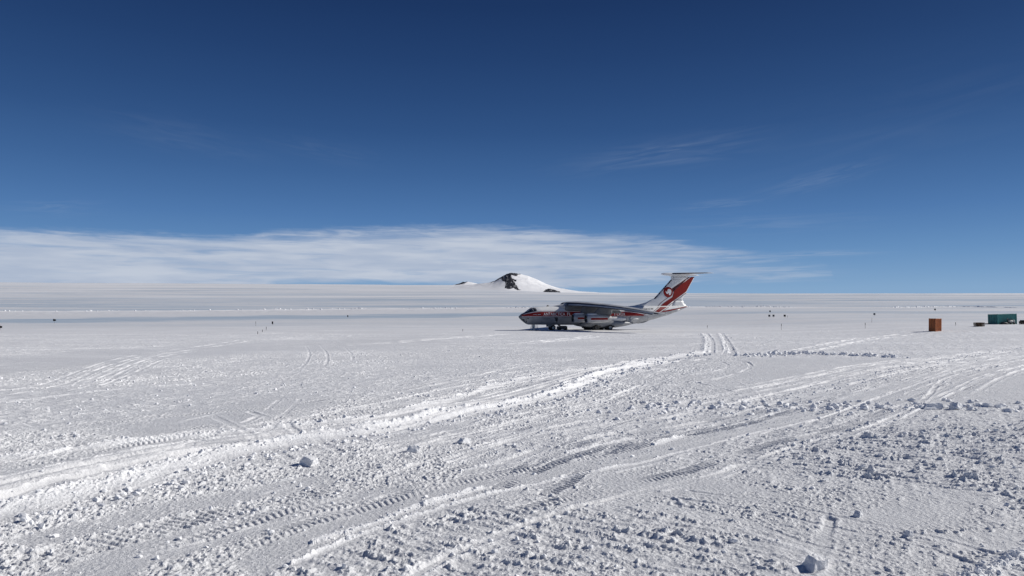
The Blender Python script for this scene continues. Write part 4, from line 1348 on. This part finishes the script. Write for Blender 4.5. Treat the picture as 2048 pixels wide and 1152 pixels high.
        pl_.loft(secs_)
        pl_.build('pylon', M['under'], eng)

# ---- fin
LEF = [(5.6, 28.4), (5.87, 29.2), (6.02, 30.66), (6.36, 32.2), (6.81, 33.95), (7.38, 35.0), (7.73, 36.0), (12.74, 40.98), (13.25, 40.95), (13.75, 41.0)]
TEF = [(5.6, 45.4), (5.95, 45.55), (6.5, 44.85), (7.24, 44.5), (7.73, 44.33), (9.48, 45.5), (13.75, 48.1)]
THF = [(5.6, .62), (6.1, .52), (7.4, .46), (10, .36), (13.75, .30)]
FOIL = [(0, 0), (.02, .35), (.06, .6), (.15, .88), (.3, 1), (.5, .92), (.7, .66), (.85, .36), (1, .03)]
def fin_y(x, z):
    a, b, t = I(z, LEF), I(z, TEF), I(z, THF)
    return t * I(min(max((x - a) / (b - a), 0), 1), FOIL)
def fin_secs(f0, f1, zs):
    out = []
    us = [u for u in (0, .008, .02, .04, .06, .1, .15, .22, .3, .4, .5, .6, .7, .78, .85, .93, 1) if f0 < u < f1]
    us = [f0] + us + [f1]
    for z in zs:
        a, b = I(z, LEF), I(z, TEF)
        t = I(z, THF)
        X = [a + u * (b - a) for u in us]; Yv = [t * I(u, FOIL) for u in us]
        out.append([(x, -y_, z) for x, y_ in zip(X, Yv)] + [(x, y_, z) for x, y_ in list(zip(X, Yv))[::-1]])
    return out, len(us)
zs = [5.6, 5.75, 5.87, 5.95, 6.02, 6.2, 6.36, 6.6, 6.81, 7.1, 7.38, 7.73, 8.5, 9.5, 11, 12.74, 13.3, 13.75]
s1, n1_ = fin_secs(0, .70, zs)
f_ = MB().loft(s1)
fin = f_.build('tail_fin', M['fin_white'], plane)
s2, n2_ = fin_secs(.708, 1.0, [7.3, 7.73, 8.5, 9.5, 11, 12.74, 13.45])
MB().loft(s2).build('rudder', M['fin_white'], fin)
s3, _ = fin_secs(.70, 1.0, [5.6, 5.75, 5.95, 6.2, 6.5, 6.8, 7.24])
MB().loft(s3).build('fin_root_fairing', M['white'], fin)
ledge = [(z, I(z, LEF)) for z in (7.73, 8.5, 9.5, 11, 12.6)]
decal('leading_edge', [[(x + .02, z) for z, x in ledge] + [(x + .42, z) for z, x in ledge[::-1]]], fin_y, M['navy'], fin, .014, cx=.2, cz=.4)
bl = [(46.9, 13.44), (41.75, 10.20), (42.0, 9.45), (41.45, 8.36), (39.05, 6.92), (38.4, 6.5), (37.55, 5.75)]
br = [(39.35, 5.75), (40.0, 6.3), (40.81, 6.77), (45.40, 9.62), (47.75, 13.44)]
decal('stripe', [bl + br], fin_y, M['red'], fin, .016, cx=.5, cz=.4)
lnL = [(46.2, 13.44), (41.15, 10.40), (41.30, 9.5), (40.82, 8.62), (38.45, 7.15), (37.8, 6.72), (36.85, 5.75)]
lnR = [(45.45, 9.28), (41.1, 6.55), (40.4, 6.15), (39.85, 5.75)]
decal('stripe_outline', strip(lnL, .13) + strip(lnR, .13), fin_y, M['redline'], fin, .02, cx=.5, cz=.4)
# emblem: red disc with a white ice continent
ec, er = (39.98, 9.43), 1.34
disc = [(ec[0] + er * math.cos(a), ec[1] + er * math.sin(a)) for a in np.linspace(0, 2 * math.pi, 40, endpoint=False)]
em = decal('emblem', [disc], fin_y, M['red'], fin, .030, cx=.4, cz=.3)
cont = [(490, 640), (510, 612), (560, 608), (610, 630), (622, 665), (630, 700), (615, 760), (590, 800), (545, 808), (530, 790), (535, 745), (510, 740), (490, 765), (470, 770), (440, 740), (430, 700), (418, 660), (440, 680), (460, 705), (480, 690), (490, 670)]
decal('ice_continent', [[(ec[0] + (a - 515) / 140 * er * .84, ec[1] - (b - 710) / 150 * er * .88) for a, b in cont]], fin_y, M['letter'], fin, .045, cx=.3, cz=.25)
decal('panel_line', strip([(41.5, 12.70), (43.6, 12.70), (43.05, 11.9)], .05) + strip([(41.6, 13.2), (45.4, 13.35)], .05) + strip([(41.55, 13.4), (41.55, 12.75)], .06), fin_y, M['dark'], fin, .016)

# ---- tailplane on top of the fin
bu = MB()
bu.loft(superloft([(38.15, 0, .05, 14.0, 14.12), (38.5, 0, .22, 13.86, 14.28), (39.2, 0, .33, 13.72, 14.40), (40.6, 0, .40, 13.62, 14.42), (44, 0, .42, 13.58, 14.40), (46.8, 0, .34, 13.62, 14.28), (48.4, 0, .18, 13.74, 14.06), (49.2, 0, .04, 13.86, 13.92)], 24, 2.1))
bu.build('tail_bullet', M['fin_white'], fin)
for sgn in (-1, 1):
    tp = MB()
    secs_ = []
    for y, xa, c, z in ((.2, 41.0, 5.4, 14.16), (3, 42.6, 4.3, 14.13), (6, 44.2, 3.1, 14.08), (8.3, 45.4, 2.55, 14.02), (8.8, 46.0, 1.95, 14.0)):
        secs_.append([(xa + u * c, sgn * y, z + t * c * .85 * (1 if t < 0 else .8)) for u, t in AF])
    tp.loft(secs_, LEM)
    tpo = tp.build('tailplane', [M['fin_white'], M['navy'], M['fin_white']], plane)
    el_ = MB()
    el_.box((46.3, sgn * 3.2, 14.03), (.05, 4.6, .03), rz=sgn * R(-21))
    el_.build('elevator_gap', M['dark'], tpo)

# ---- landing gear
def wheel(x, y, r, w, parent, name='wheel'):
    t = MB().revolve([(-w / 2, r * .55), (-w / 2, r * .86), (-w * .32, r), (w * .32, r), (w / 2, r * .86), (w / 2, r * .55)], (x, y, r - .03), 'Y', 28)
    o = t.build(name, M['tyre'], parent)
    h = MB().revolve([(-w * .42, 0), (-w * .42, r * .3), (-w * .5, r * .56)], (x, y, r - .03), 'Y', 16).revolve([(w * .42, 0), (w * .42, r * .3), (w * .5, r * .56)], (x, y, r - .03), 'Y', 16)
    return o, h
ng = MB()
ng.bar((8.55, 0, .6), (8.4, 0, 1.9), .14, 12).bar((8.5, -.85, .58), (8.5, .85, .58), .08).bar((8.6, .0, .9), (9.6, 0, 1.6), .07)
ngo = ng.build('nose_gear', M['steel'], plane)
for y in (-.82, -.36, .36, .82):
    o, h = wheel(8.5, y, .62, .34, ngo)
    ngo_h = h
    h.build_each('wheel_hub', M['hub'], ngo)
gd = MB()
for y in (-.62, .62):
    gd.box((8.0, y, 1.08), (1.5, .04, .5))
gd.build_each('gear_door', M['grey'], ngo)
for sgn in (-1, 1):
    for x in (18.75, 22.35):
        mg = MB()
        mg.bar((x, sgn * 2.45, .66), (x, sgn * 2.3, 1.8), .2, 12).bar((x, sgn * 1.5, .66), (x, sgn * 3.45, .66), .1).bar((x + .1, sgn * 2.4, .8), (x + 1.1, sgn * 2.2, 1.4), .09)
        mgo = mg.build('main_gear', M['dark'], plane)
        for dy in (-.92, -.42, .42, .92):
            o, h = wheel(x, sgn * (2.45 + dy), .68, .40, mgo)
            h.build_each('wheel_hub', M['hub'] if x > 20 else M['dark'], mgo)
        dd = MB()
        dd.box((x - .85, sgn * 3.3, .62), (.05, .9, .62)).box((x + .2, sgn * 1.2, .55), (2.4, .05, .7)).box((x - .05, sgn * 3.42, .86), (2.3, .05, .36))
        dd.build_each('gear_door', M['dark'], mgo)
# aerials and small details along the body
an = MB()
an.loft([[(x, .03 * sy, z) for x, sy in ((0 + dx, 0), (.25 + dx, 1), (.6 + dx, 0), (.25 + dx, -1))] for dx, z in ((7.0, 5.70), (7.25, 6.05))])
an.bar((12.3, 0, 6.4), (12.35, 0, 6.85), .03)
an.loft([[(x, .03 * sy, z) for x, sy in ((0 + dx, 0), (.3 + dx, 1), (.7 + dx, 0), (.3 + dx, -1))] for dx, z in ((9.9, 1.3), (10.1, 1.0))])
an.build_each('aerial', M['under'], plane)

# ------------------------------------------------------------------ things standing round the aeroplane
def at_plane(o, x, y, rz=0.0):
    p = Pw(x, y)
    o.location = (p.x, p.y, gz(p.x, p.y) - .02)
    o.rotation_euler = (0, 0, PYAW + rz)
    return o


st_ = empty('boarding_steps', (0, 0, 0), 0, 'pale boarding steps standing under the nose of the aeroplane', 'steps')
at_plane(st_, 3.6, -.3)
m1 = MB()
for y in (-.35, .35):
    m1.bar((-.75, y, 0), (-.25, y, 1.42), .035).bar((.55, y, 0), (.40, y, 1.42), .035).bar((-.75, y, .06), (.55, y, .06), .03).bar((-.25, y, 1.40), (.40, y, 1.40), .03)
    m1.bar((1.05, y, 0), (.95, y, 1.4), .03).bar((1.4, y, 0), (.95, y, .95), .025)
m1.build('frame', M['alu'], st_)
m2 = MB()
for k in range(5):
    z = .22 + .25 * k
    m2.box((-.62 + .095 * k + .18, 0, z), (.42, .7, .045))
m2.build_each('tread', M['alu'], st_)
MB().box((.1, 0, .80), (.46, .72, 1.15)).build('side_panel', M['canvas'], st_)
MB().box((-.72, 0, .05), (.34, .9, .10)).box((.85, 0, .05), (.9, .9, .08)).build_each('base', M['dark'], st_)

ld_ = empty('ladder', (0, 0, 0), 0, 'thin ladder leaning up to the belly just ahead of the nose wheel', 'ladder')
at_plane(ld_, 7.35, -.5)
m1 = MB()
for y in (-.28, .28):
    m1.bar((-.14, y, 0), (.10, y, 1.33), .03)
m1.build_each('rail', M['alu'], ld_)
m1 = MB()
for k in range(5):
    z = .15 + .25 * k
    m1.bar((-.14 + .18 * z, -.28, z), (-.14 + .18 * z, .28, z), .022)
m1.build_each('rung', M['alu'], ld_)

ct = empty('power_cart', (0, 0, 0), 0, 'dark grey wheeled power cart parked in the shade under the belly', 'cart')
at_plane(ct, 11.2, .2)
MB().box((0, 0, .66), (2.3, 1.3, .55)).box((.2, 0, .98), (1.5, 1.1, .14)).box((0, 0, .34), (2.5, 1.0, .12)).build('body', M['board'], ct, .03)
MB().box((-.2, -.66, .70), (1.4, .03, .3)).build('access_panel', M['dark'], ct)
for x in (-.75, .85):
    for y in (-.6, .6):
        o = MB().revolve([(-.1, .0), (-.1, .26), (-.06, .32), (.06, .32), (.1, .26), (.1, 0)], (x, y, .31), 'Y', 20).build('wheel', M['tyre'], ct)
MB().bar((-1.2, 0, .38), (-2.05, -.1, 1.25), .035).bar((-2.05, -.28, 1.25), (-2.05, .1, 1.25), .03).build('tow_bar', M['steel'], ct)


# ------------------------------------------------------------------ containers and stores on the right
def corrugated(x0, x1, y, z0, z1, n, depth, axis):
    """sheet of folded steel between x0 and x1"""
    vs_, fs_ = [], []
    k = 0
    L = x1 - x0
    for i in range(n):
        a = x0 + L * i / n; p = L / n
        for u, d in ((0, 0), (.32, 0), (.5, 1), (.82, 1)):
            for z in (z0, z1):
                q = (a + u * p, y - d * depth)
                vs_.append((q[0], q[1], z) if axis == 'x' else (q[1], q[0], z))
    for z in (z0, z1):
        q = (x1, y)
        vs_.append((q[0], q[1], z) if axis == 'x' else (q[1], q[0], z))
    for i in range(len(vs_) // 2 - 1):
        fs_.append((2 * i, 2 * i + 2, 2 * i + 3, 2 * i + 1))
    return vs_, fs_


def container(name, L, W, H, loc, rz, mat, label, cat, n_long, n_end, lean=(0, 0), doors=True):
    root = empty(name, loc, rz, label, cat)
    root.rotation_euler = (lean[0], lean[1], rz)
    fr_ = MB()
    e = .09
    for x in (-L / 2 + e, L / 2 - e):
        for y in (-W / 2 + e, W / 2 - e):
            fr_.box((x, y, H / 2), (e * 2, e * 2, H))
    for z in (e, H - e):
        for y in (-W / 2 + e, W / 2 - e):
            fr_.box((0, y, z), (L - 4 * e, e * 1.6, e * 1.7))
        for x in (-L / 2 + e, L / 2 - e):
            fr_.box((x, 0, z), (e * 1.6, W - 4 * e, e * 1.7))
    fr_.build('frame', mat, root, .01)
    wl = MB()
    for sgn, ax in ((1, 1), (-1, -1)):
        v_, f2 = corrugated(-L / 2 + 2 * e, L / 2 - 2 * e, .0, 1.8 * e, H - 1.8 * e, n_long, .05, 'x')
        wl.add([(p[0], sgn * (W / 2 - .035 + p[1]), p[2]) for p in v_], f2)
    v_, f2 = corrugated(-W / 2 + 2 * e, W / 2 - 2 * e, .0, 1.8 * e, H - 1.8 * e, n_end, .05, 'x')
    wl.add([((L / 2 - .035 + p[1]), p[0], p[2]) for p in v_], f2)
    if not doors:
        wl.add([(-(L / 2 - .035 + p[1]), p[0], p[2]) for p in v_], f2)
    wl.build_each('wall', mat, root)
    MB().box((0, 0, H - .05), (L - 4 * e, W - 4 * e, .04)).build('roof', mat, root)
    MB().box((0, 0, .12), (L - 4 * e, W - 4 * e, .05)).build('floor', M['dark'], root)
    if doors:
        for sy in (-1, 1):
            d = MB().box((-L / 2 + .07, sy * (W / 4 - e / 2), H / 2), (.05, W / 2 - e - .03, H - 4 * e)).build('door', mat, root)
            b = MB()
            for q in (.12, .32):
                b.bar((-L / 2 + .02, sy * W * q, .2), (-L / 2 + .02, sy * W * q, H - .2), .022)
            b.build_each('lock_bar', M['dark'], d)
    return root


tx, ty = (1996 - 1024) / F * 160, 160.0      # near corner of the teal container
# long side faces the camera, door end faces left
rz_t = R(17)
cL, cW = 6.06, 2.44
cxv = Vector((math.cos(rz_t), math.sin(rz_t))); cyv = Vector((-math.sin(rz_t), math.cos(rz_t)))
cc_ = Vector((tx, ty)) + cxv * cL / 2 + cyv * cW / 2
teal = container('shipping_container', cL, cW, 2.5, (cc_.x, cc_.y, gz(cc_.x, cc_.y) - .05), rz_t, M['teal'], 'teal green corrugated shipping container on the snow at the right edge', 'container', 22, 9, lean=(R(-1.0), R(-1.2)))
ox, oy = (1871.3 - 1024) / F * 136, 136.0
rz_o = R(25)
oL, oW = 1.85, 1.45
ov = Vector((math.cos(rz_o), math.sin(rz_o))); ow = Vector((-math.sin(rz_o), math.cos(rz_o)))
oc = Vector((ox, oy)) + ov * oL / 2 + ow * oW / 2
orange = container('steel_box', oL, oW, 2.62, (oc.x, oc.y, gz(oc.x, oc.y) - .06), rz_o, M['orange'], 'tall rusty orange steel box standing alone on the snow', 'container', 7, 6, lean=(0, R(.6)))


def on_snow(px, py):
    x, y = ground_hit(px, py)
    return x, y, gz(x, y)


x, y, z = on_snow(1958, 652.8)
ps = empty('pallet_stack', (x, y, z - .05), R(20), 'low stack of dark weathered wooden pallets between the two containers', 'pallets')
for k in range(6):
    b = MB()
    dx, dy = random.uniform(-.06, .06), random.uniform(-.06, .06)
    z0 = k * .155
    for q in (-.85, 0, .85):
        b.box((q + dx, dy, z0 + .05), (.10, 1.2, .095))
    for q in np.linspace(-.54, .54, 5):
        b.box((dx, q + dy, z0 + .125), (1.95, .14, .024))
    b.build('pallet', M['wood'], ps)
x, y, z = on_snow(1967.5, 648.5)
tag(MB().box((x + .3, y, z + .12), (2.2, .25, .2), R(10)).build('timber_beam', M['wood']), 'short dark timber beam lying between the pallets and the teal container', 'timber')

# sledge, white drum cart and timber at the right edge
x, y, z = on_snow(2046, 648.3)
sl = empty('cargo_sledge', (x + 1.6, y - 1.2, gz(x + 1.6, y - 1.2)), R(6), 'long low rust brown cargo sledge running out of the right edge', 'sledge')
MB().box((0, 0, .50), (6.2, 1.6, .52)).build('deck', M['rust'], sl, .02)
MB().box((0, -.6, .10), (6.4, .14, .2)).box((0, .6, .10), (6.4, .14, .2)).build_each('runner', M['dark'], sl, .02)
b = MB()
for q in (-2.6, -1.2, .2, 1.6, 2.8):
    b.box((q, -.6, .225), (.14, .12, .05)).box((q, .6, .225), (.14, .12, .05))
b.build_each('strut', M['dark'], sl)
MB().box((-2.3, 0, .88), (1.3, 1.3, .24)).build('crate', M['dark'], sl, .02)
x, y, z = on_snow(2021, 648.8)
dc = empty('drum_cart', (x, y, z - .02), R(8), 'small cart with a white drum and pale bag in front of the teal container', 'cart')
MB().box((0, 0, .34), (1.9, .8, .10)).build('deck', M['rust'], dc)
for q in (-.35, .55):
    for s_ in (-.42, .42):
        MB().revolve([(-.07, 0), (-.07, .2), (-.04, .25), (.04, .25), (.07, .2), (.07, 0)], (q, s_, .24), 'Y', 16).build('wheel', M['tyre'], dc)
MB().revolve([(-.45, .0), (-.45, .26), (-.41, .30), (.41, .30), (.45, .26), (.45, 0)], (.0, 0, .70), 'X', 20).build('drum', M['canvas'], dc)
MB().loft(superloft([(.50, 0, .05, .42, .5), (.62, 0, .32, .38, 1.0), (.85, 0, .38, .38, 1.08), (1.02, 0, .2, .4, .9), (1.08, 0, .04, .5, .6)], 16, 2.4)).build('bag', M['canvas'], dc)
MB().box((.1, .32, 1.06), (1.5, .06, .14)).build('side_board', M['board'], dc)
b = MB()
b.bar((-.7, -.2, .3), (-.95, -.1, 1.55), .035).bar((-.5, .2, .3), (-.55, .25, 1.2), .035).bar((-.95, -.1, 1.5), (-.5, .1, 1.25), .03)
b.build('handle', M['dark'], dc)
x, y, z = on_snow(2009, 648.9)
gb = MB().loft(superloft([(-.8, 0, .2, 0, .3), (-.5, 0, .4, 0, .55), (.2, 0, .42, 0, .5), (.75, 0, .25, 0, .3)], 14, 2.6)).build('gear_bag', M['dark'])
gb.location = (x, y, z)
tag(gb, 'dark slumped gear bag on the snow left of the small cart', 'bag')

# ------------------------------------------------------------------ runway markers and bamboo canes
def marker(kind, px, py_top, py_base, wpx, hpx, mat, label, rz=0.0, group='runway markers'):
    x, y, z = on_snow(px, py_base)
    s_ = y / F
    H_ = (py_base - py_top) * s_
    root = empty('marker_flag' if kind == 'flag' else 'marker_board', (x, y, z - .05), rz, label, 'flag' if kind == 'flag' else 'marker', group)
    MB().bar((0, 0, 0), (0, 0, H_ + .05), .022, 6).build('pole', M['bamboo'], root)
    w, h = wpx * s_, hpx * s_
    if kind == 'flag':
        n_ = 8
        vs_, fs_ = [], []
        for i in range(n_ + 1):
            u = i / n_
            yy = .10 * math.sin(u * 5 + px) * u
            drop = .25 * h * u
            for t_ in (0, 1):
                for q in (-.012, .012):
                    vs_.append((-.5 * w + u * w, yy + q, H_ + .05 - drop * (1 - t_ * .2) - t_ * h * (1 - .35 * u)))
        for i in range(n_):
            a = 4 * i
            fs_ += [(a, a + 4, a + 6, a + 2), (a + 1, a + 3, a + 7, a + 5), (a, a + 1, a + 5, a + 4), (a + 2, a + 6, a + 7, a + 3)]
        fs_ += [(0, 2, 3, 1), (4 * n_, 4 * n_ + 1, 4 * n_ + 3, 4 * n_ + 2)]
        MB().add(vs_, fs_).build('cloth', mat, root)
    else:
        b_ = MB().box((0, 0, H_ + .05 - h / 2), (w, .05, h))
        b_.build('panel', mat, root, .01)
        MB().bar((w * .3, 0.04, 0), (w * .3, .04, H_ + .05 - h / 2), .02, 6).build('pole', M['bamboo'], root)
    return root


marker('flag', 1.0, 651.0, 660.5, 7.0, 5.5, M['flag'], 'black flag cut by the left edge of the photo')
marker('flag', 109, 637.8, 647.0, 5.0, 4.6, M['flag'], 'black wedge shaped flag on a pole over the blue ice at left', .3)
marker('board', 545, 643.2, 650.5, 2.9, 4.9, M['flag'], 'upright black board beside the short canes at left')
marker('board', 695.5, 630.6, 636.0, 2.2, 3.4, M['flag'], 'tiny black board far out on the blue ice left of the aeroplane')
marker('board', 1540, 621.2, 626.5, 3.0, 3.0, M['flag'], 'small black board farthest back of the cluster behind the tail')
marker('board', 1538.6, 629.2, 635, 4.0, 3.8, M['board'], 'leftmost grey square board of the pair behind the tail')
marker('board', 1547, 629.2, 635, 4.0, 3.8, M['board'], 'grey square board just right of its twin behind the tail')
marker('board', 1569.4, 629.2, 635, 4.2, 3.8, M['flag'], 'black square board standing right of the two grey ones')
marker('board', 1748.7, 626.3, 632.5, 4.0, 3.6, M['board'], 'dark grey board alone on the open snow left of the orange box')
marker('board', 1870, 617.2, 623, 3.4, 3.2, M['board'], 'grey board far behind the orange box below the dark rubble line')


def cane(px, py_top, py_base, dark, label):
    x, y, z = on_snow(px, py_base)
    H_ = (py_base - py_top) * y / F
    root = empty('bamboo_cane', (x, y, z - .05), 0, label, 'cane', 'canes marking the snow field')
    a = random.uniform(-.05, .05)
    MB().bar((0, 0, 0), (a, 0, H_ + .05), .032, 6, .024).build('stem', M['bamboo'], root)
    if dark:
        t0 = 1 - dark / (py_base - py_top)
        MB().bar((a * t0, 0, (H_ + .05) * t0), (a * 1.0, 0, H_ + .06), .055, 6).build('wrapped_top', M['tape'], root)


cane(511.5, 643, 652, 4, 'thin cane left of the upright black board, farthest back of its group')
cane(532.5, 653.5, 661, 5, 'dark topped cane below the upright black board')
cane(525, 659.5, 665, 4, 'cane second nearest in the slanting row at left')
cane(515.6, 663.5, 669.5, 5, 'nearest dark topped cane of the slanting row at left')
cane(925.5, 658, 663, 4, 'lone short cane left of the aeroplane nose')
cane(1562.5, 647.5, 660, 5, 'tall dark topped cane on the snow below the black square board')
cane(1575, 631, 636, 2, 'faint cane just right of the black square board')
cane(1730.5, 645.5, 657, 5, 'tall cane with dark top well left of the orange box')
cane(1743.5, 635, 645, 0, 'plain thin cane below the lone dark grey board')
cane(1911.5, 645, 652, 4, 'short cane between the orange box and the pallet stack')
cane(1414.5, 651, 657, 3, 'lone cane right of the aeroplane tail')
